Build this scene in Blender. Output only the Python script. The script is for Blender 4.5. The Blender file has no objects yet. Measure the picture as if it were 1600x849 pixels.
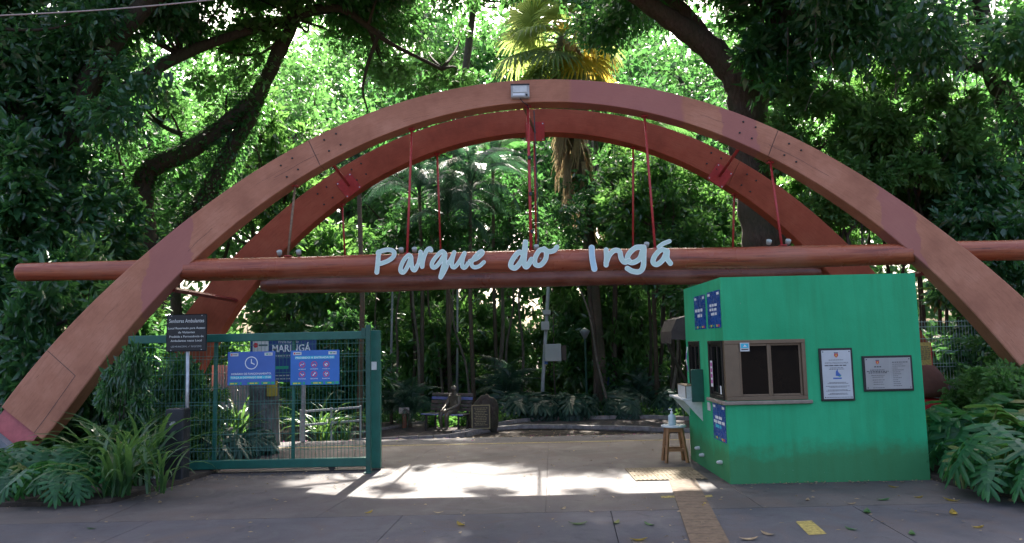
import bpy, bmesh, math, random
import numpy as np
from mathutils import Vector, Matrix, Euler

# ------------------------------------------------------------------ camera, sky, sun, exposure
scene = bpy.context.scene
COL = scene.collection
R = math.radians
FPX, EYE = 1150.0, 1.65                       # focal length in photo pixels (1600 wide), eye height
PITCH, ROLL = math.atan((539 - 424.5) / FPX), R(-1.25)
cam_d = bpy.data.cameras.new('camera')
cam = bpy.data.objects.new('camera', cam_d); COL.objects.link(cam)
cam_d.sensor_width = 36.0; cam_d.lens = 36.0 * FPX / 1600.0
cam_d.clip_start = 0.05; cam_d.clip_end = 600
CROT = Matrix.Rotation(math.pi / 2 + PITCH, 3, 'X') @ Matrix.Rotation(ROLL, 3, 'Z')
cam.matrix_world = Matrix.Translation((0, 0, EYE)) @ CROT.to_4x4()
scene.camera = cam

SUN_EL, SUN_AZ = R(46), R(2.5)                # sun stands ahead of the camera, high over the park
SUN = Vector((math.sin(SUN_AZ) * math.cos(SUN_EL), math.cos(SUN_AZ) * math.cos(SUN_EL), math.sin(SUN_EL)))
world = bpy.data.worlds.new('World'); scene.world = world; world.use_nodes = True
wn = world.node_tree.nodes
sky = wn.new('ShaderNodeTexSky'); sky.sky_type = 'NISHITA'; sky.sun_disc = False
sky.sun_elevation = SUN_EL; sky.sun_rotation = SUN_AZ
sky.air_density = 0.7; sky.dust_density = 7.0; sky.ozone_density = 0.3
world.node_tree.links.new(sky.outputs[0], wn['Background'].inputs[0])
wn['Background'].inputs[1].default_value = 0.15
sl = bpy.data.lights.new('sun', 'SUN'); sl.energy = 5.0; sl.angle = R(0.53); sl.color = (1.0, 0.95, 0.86)
sun_o = bpy.data.objects.new('sun', sl); COL.objects.link(sun_o)
sun_o.rotation_euler = (-SUN).to_track_quat('-Z', 'Y').to_euler(); sun_o.location = (0, 20, 30)
vs = scene.view_settings
vs.view_transform = 'Standard'; vs.look = 'None'; vs.gamma = 1.0; vs.use_curve_mapping = False
vs.exposure = 2.1
cy = scene.cycles
cy.max_bounces = 7; cy.diffuse_bounces = 3; cy.glossy_bounces = 3; cy.transmission_bounces = 4
cy.transparent_max_bounces = 6; cy.use_denoising = True
cy.caustics_reflective = False; cy.caustics_refractive = False
cy.sample_clamp_indirect = 6.0

# ------------------------------------------------------------------ measuring the photograph
def ray(px, py):
    return CROT @ Vector(((px - 800) / FPX, -(py - 424.5) / FPX, -1.0))
def at(px, py, Y):                            # the point at depth Y
    r = ray(px, py); return Vector((0, 0, EYE)) + r * (Y / r.y)
def on_ground(px, py, z=0.0):
    r = ray(px, py); return Vector((0, 0, EYE)) + r * ((z - EYE) / r.z)
LOW = -0.55                                   # the park floor lies lower than the forecourt
def ground_z(Y):
    if Y < 13.2: return 0.0
    t = min(1.0, (Y - 13.2) / 3.6); t = t * t * (3 - 2 * t)
    return LOW * t

# ------------------------------------------------------------------ mesh helpers
class MB:
    def __init__(self): self.v = []; self.f = []; self.m = []
    def add(self, vs_, fs, mi=0):
        o = len(self.v); self.v += [tuple(p) for p in vs_]
        self.f += [tuple(i + o for i in f) for f in fs]; self.m += [mi] * len(fs); return self
    def box(self, x0, x1, y0, y1, z0, z1, mi=0, mat=None):
        p = [(x, y, z) for z in (z0, z1) for y in (y0, y1) for x in (x0, x1)]
        if mat is not None: p = [mat @ Vector(q) for q in p]
        return self.add(p, [(0, 2, 3, 1), (4, 5, 7, 6), (0, 1, 5, 4), (2, 6, 7, 3), (0, 4, 6, 2), (1, 3, 7, 5)], mi)
    def bbox(self, x0, x1, y0, y1, z0, z1, b=.006, mi=0, mat=None):        # box with chamfered edges
        bm = bmesh.new(); bmesh.ops.create_cube(bm, size=1)
        for v in bm.verts:
            v.co = Vector(((x0 + x1) / 2 + v.co.x * (x1 - x0), (y0 + y1) / 2 + v.co.y * (y1 - y0), (z0 + z1) / 2 + v.co.z * (z1 - z0)))
        bmesh.ops.bevel(bm, geom=bm.edges[:], offset=b, segments=1, affect='EDGES')
        if mat is not None: bm.transform(mat)
        bm.verts.index_update()
        self.add([v.co for v in bm.verts], [[v.index for v in f.verts] for f in bm.faces], mi); bm.free(); return self
    def tube(self, path, rad, n=8, mi=0, cap=True, flat=1.0):
        path = [Vector(p) for p in path]
        if not hasattr(rad, '__len__'): rad = [rad] * len(path)
        o = len(self.v); up = None
        for i, p in enumerate(path):
            d = (path[min(i + 1, len(path) - 1)] - path[max(i - 1, 0)])
            d = d.normalized() if d.length > 1e-9 else Vector((0, 0, 1))
            if up is None:
                up = Vector((0, 0, 1)) if abs(d.z) < .9 else Vector((1, 0, 0))
            a = d.cross(up).normalized(); b = a.cross(d).normalized(); up = b
            for k in range(n):
                t = 2 * math.pi * k / n
                self.v.append(tuple(p + a * (math.cos(t) * rad[i]) + b * (math.sin(t) * rad[i] * flat)))
        for i in range(len(path) - 1):
            for k in range(n):
                k2 = (k + 1) % n
                self.f.append((o + i * n + k, o + i * n + k2, o + (i + 1) * n + k2, o + (i + 1) * n + k)); self.m.append(mi)
        if cap:
            self.f.append(tuple(o + k for k in reversed(range(n)))); self.m.append(mi)
            e = o + (len(path) - 1) * n
            self.f.append(tuple(e + k for k in range(n))); self.m.append(mi)
        return self
    def prism(self, pts, z0, z1, mi=0):            # polygon in xy extruded in z
        n = len(pts)
        v = [(p[0], p[1], z0) for p in pts] + [(p[0], p[1], z1) for p in pts]
        f = [tuple(reversed(range(n))), tuple(range(n, 2 * n))] + [(i, (i + 1) % n, n + (i + 1) % n, n + i) for i in range(n)]
        return self.add(v, f, mi)
    def lathe(self, prof, n=16, c=(0, 0, 0), mi=0):
        v = []; f = []
        for r_, z_ in prof:
            for k in range(n):
                t = 2 * math.pi * k / n; v.append((c[0] + r_ * math.cos(t), c[1] + r_ * math.sin(t), c[2] + z_))
        for i in range(len(prof) - 1):
            for k in range(n):
                k2 = (k + 1) % n; f.append((i * n + k, i * n + k2, (i + 1) * n + k2, (i + 1) * n + k))
        f.append(tuple(reversed(range(n)))); f.append(tuple((len(prof) - 1) * n + k for k in range(n)))
        return self.add(v, f, mi)
    def disc(self, cx, cy_, r, z, n=20, mi=0):
        return self.add([(cx + r * math.cos(2 * math.pi * k / n), cy_ + r * math.sin(2 * math.pi * k / n), z) for k in range(n)], [tuple(range(n))], mi)
    def ring(self, cx, cy_, r0, r1, z, n=28, mi=0):
        v = [(cx + r * math.cos(2 * math.pi * k / n), cy_ + r * math.sin(2 * math.pi * k / n), z) for r in (r0, r1) for k in range(n)]
        return self.add(v, [(k, n + k, n + (k + 1) % n, (k + 1) % n) for k in range(n)], mi)
    def rect(self, x0, y0, x1, y1, z, mi=0):
        return self.add([(x0, y0, z), (x1, y0, z), (x1, y1, z), (x0, y1, z)], [(0, 1, 2, 3)], mi)
    def poly(self, pts, z, mi=0): return self.add([(p[0], p[1], z) for p in pts], [tuple(range(len(pts)))], mi)
    def mesh(self, name, mats, smooth=False):
        me = bpy.data.meshes.new(name); me.from_pydata(self.v, [], self.f)
        for m_ in (mats if isinstance(mats, (list, tuple)) else [mats]): me.materials.append(m_)
        if any(self.m): me.polygons.foreach_set('material_index', self.m)
        if smooth: me.polygons.foreach_set('use_smooth', [True] * len(self.f))
        me.update(); return me
    def build(self, name, mats, parent=None, smooth=False, **kw):
        return put(name, self.mesh(name, mats, smooth), parent, **kw)

def put(name, me, parent=None, loc=None, rot=None, scale=None, label=None, cat=None, group=None, kind=None):
    o = bpy.data.objects.new(name, me); COL.objects.link(o)
    if parent is not None: o.parent = parent
    if loc is not None: o.location = loc
    if rot is not None: o.rotation_euler = rot
    if scale is not None: o.scale = scale if hasattr(scale, '__len__') else (scale,) * 3
    if parent is not None and kind is None and name in ('lettering', 'print', 'logo', 'logo_field', 'crest'): kind = 'stuff'
    tag(o, label, cat, group, kind); return o
def tag(o, label=None, cat=None, group=None, kind=None):
    for k, v_ in (('label', label), ('category', cat), ('group', group), ('kind', kind)):
        if v_: o[k] = v_
    return o
def empty(name, loc=(0, 0, 0), rot=(0, 0, 0), **kw): return put(name, None, None, loc, rot, **kw)

# ------------------------------------------------------------------ materials
MATS = {}
def nodes_of(m):
    m.use_nodes = True; nt = m.node_tree; return nt, nt.nodes, nt.links, nt.nodes['Principled BSDF']
def mix_rgb(nt, fac, a, b, mode='MIX'):
    n = nt.nodes.new('ShaderNodeMix'); n.data_type = 'RGBA'; n.blend_type = mode
    for s, val in ((0, fac), (6, a), (7, b)):
        if hasattr(val, 'is_linked') or hasattr(val, 'links'): nt.links.new(val, n.inputs[s])
        else: n.inputs[s].default_value = val if s == 0 else (*val[:3], 1)
    return n.outputs[2]
def noise(nt, scale, detail=4, rough=.6, vec=None, dist=0.0):
    n = nt.nodes.new('ShaderNodeTexNoise'); n.inputs['Scale'].default_value = scale; n.inputs['Detail'].default_value = detail
    n.inputs['Roughness'].default_value = rough; n.inputs['Distortion'].default_value = dist
    if vec is not None: nt.links.new(vec, n.inputs['Vector'])
    return n.outputs['Fac']
def ramp(nt, fac, stops, interp='LINEAR'):
    n = nt.nodes.new('ShaderNodeValToRGB'); n.color_ramp.interpolation = interp
    while len(n.color_ramp.elements) < len(stops): n.color_ramp.elements.new(.5)
    for e, (p, c) in zip(n.color_ramp.elements, stops):
        e.position = p; e.color = (*c, 1) if hasattr(c, '__len__') else (c, c, c, 1)
    nt.links.new(fac, n.inputs[0]); return n.outputs[0]
def coords(nt, kind='Object', scale=None):
    t = nt.nodes.new('ShaderNodeTexCoord').outputs[kind]
    if scale:
        mp = nt.nodes.new('ShaderNodeMapping'); mp.inputs['Scale'].default_value = scale; nt.links.new(t, mp.inputs[0]); t = mp.outputs[0]
    return t
def bump(nt, b, h, strength=.3, dist=.01):
    n = nt.nodes.new('ShaderNodeBump'); n.inputs['Strength'].default_value = strength; n.inputs['Distance'].default_value = dist
    nt.links.new(h, n.inputs['Height']); nt.links.new(n.outputs[0], b.inputs['Normal'])
def world_pos(nt):
    return nt.nodes.new('ShaderNodeNewGeometry').outputs['Position']

def plain(name, col, rough=.6, metal=0.0, vary=.12, scale=9.0, spec=.5, bmp=0.0, bscale=60):
    if name in MATS: return MATS[name]
    m = bpy.data.materials.new(name); nt, ns, lk, b = nodes_of(m)
    c = coords(nt)
    f = noise(nt, scale, 5, .65, c)
    dark = tuple(x * (1 - vary * 1.6) for x in col); lite = tuple(min(1, x * (1 + vary)) for x in col)
    lk.new(ramp(nt, f, [(.3, dark), (.7, lite)]), b.inputs['Base Color'])
    r_ = ramp(nt, noise(nt, scale * 3, 3, .6, c), [(.3, max(.02, rough - .08)), (.7, min(1, rough + .08))])
    lk.new(r_, b.inputs['Roughness'])
    b.inputs['Metallic'].default_value = metal; b.inputs['Specular IOR Level'].default_value = spec
    if bmp: bump(nt, b, noise(nt, bscale, 4, .7, c), bmp, .004)
    MATS[name] = m; return m

def leaf_mat(name, dark, mid, lite, trans=.35, tcol=None, rough=.38, spec=.5, aged=False):
    m = bpy.data.materials.new(name); nt, ns, lk, b = nodes_of(m)
    isl = ns.new('ShaderNodeNewGeometry').outputs['Random Per Island']
    colr = ramp(nt, isl, [(0.0, dark), (.55, mid), (1.0, lite)])
    big = noise(nt, .45, 2, .5, world_pos(nt))
    colr = mix_rgb(nt, ramp(nt, big, [(.35, 0.0), (.65, .55)]), colr, tuple(x * .55 for x in mid))
    if aged:                                              # single leaves of a plant yellow, others fresh
        rnd = ns.new('ShaderNodeObjectInfo').outputs['Random']
        colr = mix_rgb(nt, ramp(nt, rnd, [(.0, .55), (.3, 0.0)]), colr, tuple(x * .5 for x in dark))
        colr = mix_rgb(nt, ramp(nt, rnd, [(.90, 0.0), (.97, .7)]), colr, (.22, .17, .04))
    lk.new(colr, b.inputs['Base Color']); b.inputs['Roughness'].default_value = rough; b.inputs['Specular IOR Level'].default_value = spec
    tr = ns.new('ShaderNodeBsdfTranslucent')
    tc = tcol or tuple(min(1, x * 2.2) for x in lite)
    lk.new(mix_rgb(nt, .75, colr, tc), tr.inputs[0])
    mx = ns.new('ShaderNodeMixShader'); mx.inputs[0].default_value = trans
    lk.new(b.outputs[0], mx.inputs[1]); lk.new(tr.outputs[0], mx.inputs[2])
    lk.new(mx.outputs[0], ns['Material Output'].inputs[0]); MATS[name] = m; return m

L_DARK = leaf_mat('leaf_dark', (.022, .072, .034), (.038, .12, .052), (.065, .175, .072), .4, (.18, .48, .10), .24, .9)
L_MID = leaf_mat('leaf_mid', (.025, .075, .025), (.045, .12, .038), (.07, .17, .055), .42, (.15, .44, .10), .36)
L_LIME = leaf_mat('leaf_lime', (.05, .12, .03), (.085, .19, .045), (.11, .22, .065), .44, (.20, .50, .12), .42)
L_GLOSS = leaf_mat('leaf_gloss', (.025, .085, .036), (.042, .125, .05), (.075, .185, .07), .42, (.26, .58, .11), .2, 1.0)
L_BLUE = leaf_mat('leaf_blue', (.018, .058, .04), (.03, .085, .06), (.045, .12, .08), .22, (.10, .26, .12), .38)
L_FAN = leaf_mat('leaf_fan', (.09, .15, .08), (.14, .22, .12), (.20, .28, .15), .5, (.55, .66, .16), .42)
L_GOLD = leaf_mat('leaf_gold', (.30, .22, .04), (.42, .30, .05), (.55, .42, .08), .6, (.95, .72, .14), .5)
L_DRY = leaf_mat('leaf_dry', (.24, .17, .10), (.36, .27, .17), (.48, .38, .25), .3, (.6, .44, .25), .7, .2)
L_PHILO = leaf_mat('leaf_philodendron', (.02, .10, .04), (.035, .145, .052), (.055, .20, .065), .3, (.16, .5, .10), .42, .4, True)
L_STRAP = leaf_mat('leaf_strap', (.025, .08, .03), (.045, .13, .045), (.09, .19, .06), .3, (.25, .5, .1), .34, .5, True)
PINK = leaf_mat('petal_pink', (.45, .03, .22), (.6, .05, .32), (.7, .10, .42), .4, (.9, .2, .6), .5)

def bark_mat(name, a, b_, scale=4.0, stretch=.25, bmp=.8):
    m = bpy.data.materials.new(name); nt, ns, lk, b = nodes_of(m)
    c = coords(nt, 'Object', (1, 1, stretch))
    f = noise(nt, scale * 3, 6, .7, c, 1.2); g = noise(nt, 1.3, 3, .6, coords(nt))
    colr = ramp(nt, f, [(.3, a), (.7, b_)])
    colr = mix_rgb(nt, ramp(nt, g, [(.45, 0.0), (.65, .5)]), colr, (.05, .065, .035))
    lk.new(colr, b.inputs['Base Color']); b.inputs['Roughness'].default_value = .9; b.inputs['Specular IOR Level'].default_value = .2
    bump(nt, b, f, bmp, .04); MATS[name] = m; return m
BARK = bark_mat('bark_brown', (.045, .033, .025), (.13, .10, .08))
BARK_D = bark_mat('bark_dark', (.03, .026, .019), (.085, .072, .055))
BARK_L = bark_mat('bark_pale', (.10, .085, .07), (.24, .21, .17), 6)
BARK_P = bark_mat('bark_palm', (.09, .07, .05), (.2, .16, .12), 5, 3.0)

# weathered paint of the timber arches: brown base, faded streaks along the grain, repainted purple patches
def arch_mat(name, base, dark, lite, patches, pcol, rough, grain_scale=7):
    m = bpy.data.materials.new(name); nt, ns, lk, b = nodes_of(m)
    c = coords(nt); gs = coords(nt, 'UV', (.5, 8, 1))
    f = noise(nt, 1.7, 6, .65, c); g = noise(nt, grain_scale, 5, .7, gs)
    colr = ramp(nt, f, [(.28, dark), (.5, base), (.75, lite)])
    colr = mix_rgb(nt, ramp(nt, g, [(.36, .4), (.5, 0.0)]), colr, tuple(x * .62 for x in base))
    colr = mix_rgb(nt, ramp(nt, noise(nt, 14, 3, .6, coords(nt, 'UV', (.35, 9, 1))), [(.27, .8), (.32, 0.0)]), colr, tuple(x * .3 for x in base))
    fine = noise(nt, 24, 5, .75, c)
    colr = mix_rgb(nt, ramp(nt, fine, [(.62, 0.0), (.74, .35)]), colr, tuple(min(1, x * 1.5 + .03) for x in base))
    sx = ns.new('ShaderNodeSeparateXYZ'); lk.new(c, sx.inputs[0])
    wob = noise(nt, 3.2, 4, .6, c)
    for (x0, x1, s) in patches:
        w = ns.new('ShaderNodeMath'); w.operation = 'MULTIPLY_ADD'; lk.new(wob, w.inputs[0]); w.inputs[1].default_value = s; lk.new(sx.outputs[0], w.inputs[2])
        d = ns.new('ShaderNodeMath'); d.operation = 'SUBTRACT'; lk.new(w.outputs[0], d.inputs[0]); d.inputs[1].default_value = (x0 + x1) / 2 + s * .5
        a = ns.new('ShaderNodeMath'); a.operation = 'ABSOLUTE'; lk.new(d.outputs[0], a.inputs[0])
        hw = (x1 - x0) / 2
        k = ns.new('ShaderNodeMapRange'); lk.new(a.outputs[0], k.inputs[0])
        k.inputs[1].default_value = hw * .93; k.inputs[2].default_value = hw; k.inputs[3].default_value = .75; k.inputs[4].default_value = 0
        colr = mix_rgb(nt, k.outputs[0], colr, pcol)
    lk.new(colr, b.inputs['Base Color'])
    lk.new(ramp(nt, f, [(.3, rough - .08), (.7, rough + .1)]), b.inputs['Roughness'])
    b.inputs['Specular IOR Level'].default_value = .12
    crack = ns.new('ShaderNodeMath'); crack.operation = 'ADD'; lk.new(g, crack.inputs[0]); lk.new(fine, crack.inputs[1])
    bump(nt, b, crack.outputs[0], .35, .006); MATS[name] = m; return m
ARCH_F = arch_mat('arch_front_paint', (.42, .178, .108), (.31, .125, .075), (.52, .245, .16), [(-5.35, -4.75, .5), (.95, 2.75, .12), (3.3, 3.85, .25), (5.5, 6.0, .4)], (.34, .13, .115), .55)
ARCH_R = arch_mat('arch_rear_paint', (.37, .09, .052), (.25, .06, .036), (.44, .125, .072), [], (.1, .05, .05), .45)
ENDGRAIN = plain('end_grain', (.12, .07, .05), .8)

def log_mat(name='log_varnish', k=1.0):
    m = bpy.data.materials.new(name); nt, ns, lk, b = nodes_of(m)
    c = coords(nt, 'Object', (.35, 5, 5)); f = noise(nt, 2.2, 6, .65, c, .6); f2 = noise(nt, 1.1, 4, .6, coords(nt))
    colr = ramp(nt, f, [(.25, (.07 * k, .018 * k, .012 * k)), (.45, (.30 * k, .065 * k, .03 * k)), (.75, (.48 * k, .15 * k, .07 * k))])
    colr = mix_rgb(nt, ramp(nt, f2, [(.5, 0.0), (.75, .4)]), colr, (.36, .18, .13))
    lk.new(colr, b.inputs['Base Color'])
    lk.new(ramp(nt, f2, [(.3, .2), (.7, .42)]), b.inputs['Roughness'])
    cr = noise(nt, 5, 5, .7, coords(nt, 'Object', (.25, 7, 7)), 1.0)
    colr = mix_rgb(nt, ramp(nt, cr, [(.33, .85), (.40, 0.0)]), colr, (.02, .01, .008)); lk.new(colr, b.inputs['Base Color'])
    bump(nt, b, cr, .55, .012); return m
LOG = log_mat(); LOG_SHADE = log_mat('log_varnish_shade', .42)  # darkened copy of the varnish, the rear log's shade put into its colour
RED = plain('red_steel', (.42, .035, .035), .42, 0, .15, 14)
TIE = plain('tie_dark_red', (.20, .02, .02), .5, 0, .2)
REDPINK = plain('faded_red_steel', (.45, .10, .10), .55, 0, .12, 9)
RUST = plain('rusty_rod', (.24, .15, .09), .6, 0, .3, 20)
BOLT = plain('bolt_dark', (.05, .045, .045), .5, .6)
CONC = plain('concrete_grey', (.22, .23, .25), .9, 0, .2, 6, bmp=.4)
CONC_L = plain('concrete_pale', (.34, .32, .31), .9, 0, .25, 8, bmp=.4)
AQUA = plain('letter_aqua', (.58, .76, .68), .45, 0, .06, 5)
AQUA_B = plain('letter_blue', (.48, .70, .80), .45, 0, .06, 5)
LETRIM = plain('letter_rim', (.84, .92, .88), .45, 0, .04, 5)
LETSIDE = plain('letter_side', (.40, .39, .36), .6, 0, .15, 12)
GATE_G = plain('gate_green', (.014, .115, .085), .38, 0, .12, 10)
GATE_D = plain('post_green_dark', (.016, .085, .062), .45, 0, .15, 10)
WIRE = plain('wire_green', (.03, .17, .13), .4)
WIRE_M = plain('wire_mid', (.09, .24, .19), .4)
WIRE_P = plain('wire_pale', (.32, .42, .37), .4)
BLACK = plain('sign_black', (.012, .013, .015), .5, 0, .1)
BOXBLK = plain('post_black', (.022, .024, .028), .55, 0, .3, 5, bmp=.25)
WHITE = plain('print_white', (.80, .82, .82), .5, 0, .03)
OFFW = plain('off_white', (.62, .63, .60), .6, 0, .12)
GREYW = plain('grey_print', (.42, .43, .42), .6)
BLUE = plain('sign_blue', (.055, .14, .44), .38, 0, .08, 3)
BLUE2 = plain('sign_blue_bright', (.04, .17, .52), .38, 0, .08, 3)
NAVY = plain('sign_navy', (.012, .05, .19), .4, 0, .12, 4)
POSTER = plain('poster_blue', (.02, .085, .33), .28, 0, .18, 2.5)
CYAN = plain('print_cyan', (.05, .50, .66), .45, 0, .04)
PGREEN = plain('print_green', (.02, .36, .20), .45)
PYEL = plain('print_yellow', (.72, .56, .10), .5)
PRED = plain('print_red', (.62, .03, .05), .5)
PPINK = plain('print_pink_red', (.62, .06, .14), .5)
PINKP = plain('print_magenta', (.55, .08, .35), .5)
INK = plain('print_ink', (.06, .06, .07), .6)
STEEL = plain('galvanised_steel', (.42, .44, .45), .38, .75, .12, 12)
POLE = plain('pole_grey', (.33, .36, .37), .5, .2, .12, 6)
BOXGREY = plain('cabinet_grey', (.37, .41, .38), .5, 0, .06, 4)
BRONZE_FR = plain('window_bronze', (.18, .127, .08), .42, .25, .08, 6)
DARKFR = plain('window_dark_frame', (.03, .024, .02), .4, .2)
GLASS = plain('dark_window_glass', (.003, .004, .005), .05, 0, .05, 3, .14)
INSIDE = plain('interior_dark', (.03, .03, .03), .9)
SILL = plain('sill_stone', (.30, .24, .19), .7, 0, .15, 12, bmp=.2)
WOODST = plain('stool_wood', (.34, .16, .06), .5, 0, .25, 9)
PLASTIC = plain('stool_top_white', (.6, .66, .66), .4)
GEL = plain('bottle_clear', (.48, .60, .62), .15, 0, .06, 6)
AWN = plain('awning_brown', (.045, .034, .03), .8, 0, .2, 7)
GRANITE = plain('plaque_granite', (.018, .018, .02), .45, 0, .6, 90)
PLAQ = plain('plaque_white', (.55, .57, .58), .35, 0, .06, 3)
PLAQ2 = plain('plaque_steel', (.36, .37, .37), .36, .3, .1, 2)
PURPLE = plain('paper_purple', (.22, .12, .40), .6)
YELMARK = plain('yellow_paint', (.34, .27, .07), .8, 0, .45, 25)
TERRA = plain('post_terracotta', (.28, .06, .03), .7, 0, .15)
STATUE = plain('statue_bronze', (.17, .145, .115), .42, .3, .35, 7)
BENCHW = plain('bench_wood', (.15, .13, .115), .55, 0, .3, 8)
PAINTBL = plain('bench_slat_blue', (.20, .24, .52), .4)
ROCKM = bark_mat('rock_brown', (.035, .028, .024), (.11, .09, .075), 2.2, 1.0, .9)
PLQGOLD = plain('plaque_gold', (.30, .24, .12), .45, .4, .2, 20)
PLQDARK = plain('plaque_brown', (.06, .048, .035), .5, .3)
METALBOWL = plain('bowl_metal', (.6, .62, .66), .22, .9)
CORR = plain('corrugated_grey', (.38, .40, .41), .5, .2, .15, 5)
STUMP = bark_mat('stump_grey', (.07, .07, .07), (.22, .22, .21), 3, .4, .6)
YELBOX = plain('box_yellow', (.45, .33, .04), .6)
CABLE = plain('cable_pale', (.40, .33, .31), .7)
PARCH = plain('paper_yellow', (.55, .38, .10), .7, 0, .25, 30)
REDCLOTH = plain('red_cloth', (.45, .012, .015), .7)
BROWNCL = plain('brown_cloth', (.16, .06, .04), .8)

def booth_mat():
    m = bpy.data.materials.new('booth_green'); nt, ns, lk, b = nodes_of(m)
    c = coords(nt); f = noise(nt, 1.1, 5, .6, c); s = noise(nt, 2.5, 4, .6, coords(nt, 'Object', (3, 3, .25)))
    colr = ramp(nt, f, [(.3, (.030, .37, .165)), (.7, (.05, .48, .225))])
    colr = mix_rgb(nt, ramp(nt, s, [(.45, 0.0), (.7, .55)]), colr, (.04, .31, .13))
    sx = ns.new('ShaderNodeSeparateXYZ'); lk.new(c, sx.inputs[0])
    n2 = noise(nt, 4, 5, .7, c)
    h = ns.new('ShaderNodeMath'); h.operation = 'MULTIPLY_ADD'; lk.new(n2, h.inputs[0]); h.inputs[1].default_value = -.55; lk.new(sx.outputs[2], h.inputs[2])
    dirt = ramp(nt, h.outputs[0], [(0.0, .65), (.22, 0.0)])                # splashed soil low on the plaster
    colr = mix_rgb(nt, dirt, colr, (.075, .17, .06))
    rain = noise(nt, 5, 5, .7, coords(nt, 'Object', (2.2, 2.2, .16)))
    colr = mix_rgb(nt, ramp(nt, rain, [(.58, 0.0), (.76, .22)]), colr, (.03, .25, .11))       # rain streaks down the plaster
    chips = noise(nt, 30, 3, .5, c); colr = mix_rgb(nt, ramp(nt, chips, [(.74, 0.0), (.77, .6)]), colr, (.25, .45, .33))
    lk.new(colr, b.inputs['Base Color']); b.inputs['Roughness'].default_value = .7; b.inputs['Specular IOR Level'].default_value = .15
    hb = ns.new('ShaderNodeMath'); hb.operation = 'MULTIPLY_ADD'; lk.new(noise(nt, 3.5, 3, .5, c), hb.inputs[0]); hb.inputs[1].default_value = 3.0; lk.new(noise(nt, 45, 4, .7, c), hb.inputs[2])
    bump(nt, b, hb.outputs[0], .25, .008); return m
BOOTH = booth_mat()

def slab_mat(name, c0, c1, c2):
    m = bpy.data.materials.new(name); nt, ns, lk, b = nodes_of(m)
    p = world_pos(nt)
    f = noise(nt, .8, 6, .62, p, .4); g = noise(nt, 60, 4, .7, p); st = noise(nt, 1.9, 6, .7, p, .8)
    colr = ramp(nt, f, [(.3, c0), (.5, c1), (.7, c2)])
    colr = mix_rgb(nt, ramp(nt, st, [(.5, 0.0), (.7, .55)]), colr, (.12, .088, .07))      # dried soil film
    colr = mix_rgb(nt, ramp(nt, noise(nt, 3.3, 5, .6, p, 1.5), [(.60, 0.0), (.68, .5)]), colr, tuple(x * .45 for x in c0))   # oil and damp stains
    colr = mix_rgb(nt, ramp(nt, g, [(.35, .35), (.5, 0.0)]), colr, tuple(x * .5 for x in c0))
    colr = mix_rgb(nt, ramp(nt, noise(nt, 38, 2, .5, p), [(.70, 0.0), (.76, .5)]), colr, (.25, .23, .20))
    lk.new(colr, b.inputs['Base Color'])
    lk.new(ramp(nt, st, [(.3, .55), (.7, .85)]), b.inputs['Roughness']); b.inputs['Specular IOR Level'].default_value = .35
    bump(nt, b, g, .25, .003); return m
SLAB = slab_mat('forecourt_concrete', (.058, .052, .053), (.085, .074, .073), (.122, .104, .10))
SLAB_B = slab_mat('forecourt_concrete_blue', (.048, .048, .060), (.072, .070, .082), (.105, .096, .106))
def soil_mat(name, a, b_, sc=9):
    m = bpy.data.materials.new(name); nt, ns, lk, b = nodes_of(m)
    p = world_pos(nt); f = noise(nt, sc, 7, .72, p)
    colr = ramp(nt, f, [(.3, a), (.7, b_)]); colr = mix_rgb(nt, ramp(nt, noise(nt, sc * 5, 3, .6, p), [(.6, 0.0), (.7, .6)]), colr, (.17, .12, .085))
    lk.new(colr, b.inputs['Base Color']); b.inputs['Roughness'].default_value = .95
    bump(nt, b, f, .7, .03); return m
SOIL = soil_mat('soil_litter', (.022, .016, .012), (.075, .055, .04))
PATHM = soil_mat('path_litter', (.045, .035, .034), (.11, .09, .085), 7)
ROADM = soil_mat('road_grey', (.07, .068, .072), (.12, .112, .11), 5)
TACT = plain('tactile_brown', (.14, .095, .06), .85, 0, .3, 14, bmp=.3)
TACTY = plain('tactile_ochre', (.19, .145, .085), .85, 0, .3, 14, bmp=.3)
KERB = plain('kerb_concrete', (.33, .30, .29), .9, 0, .3, 7, bmp=.4)
#@@STRUCTURE
# ------------------------------------------------------------------ ground, forecourt, road, kerbs
rng = random.Random(7)
def ground_sheet():
    mb = MB(); xs = np.concatenate([[-220, -80], np.arange(-30, 31, 3), [80, 220]]); ys = np.concatenate([[-120, -40, -10, 0, 6, 10, 12.4], np.arange(13, 18, .4), np.arange(18, 40, 3), [60, 120, 260]])
    for y in ys:
        for x in xs: mb.v.append((x, y, ground_z(y) - .03 + (.05 * math.sin(x * 1.7 + y) if y > 19 else 0)))
    n = len(xs)
    for j in range(len(ys) - 1):
        for i in range(n - 1): mb.f.append((j * n + i, j * n + i + 1, (j + 1) * n + i + 1, (j + 1) * n + i)); mb.m.append(0)
    return mb.build('ground', SOIL, smooth=True, kind='structure')
ground_sheet()

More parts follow.
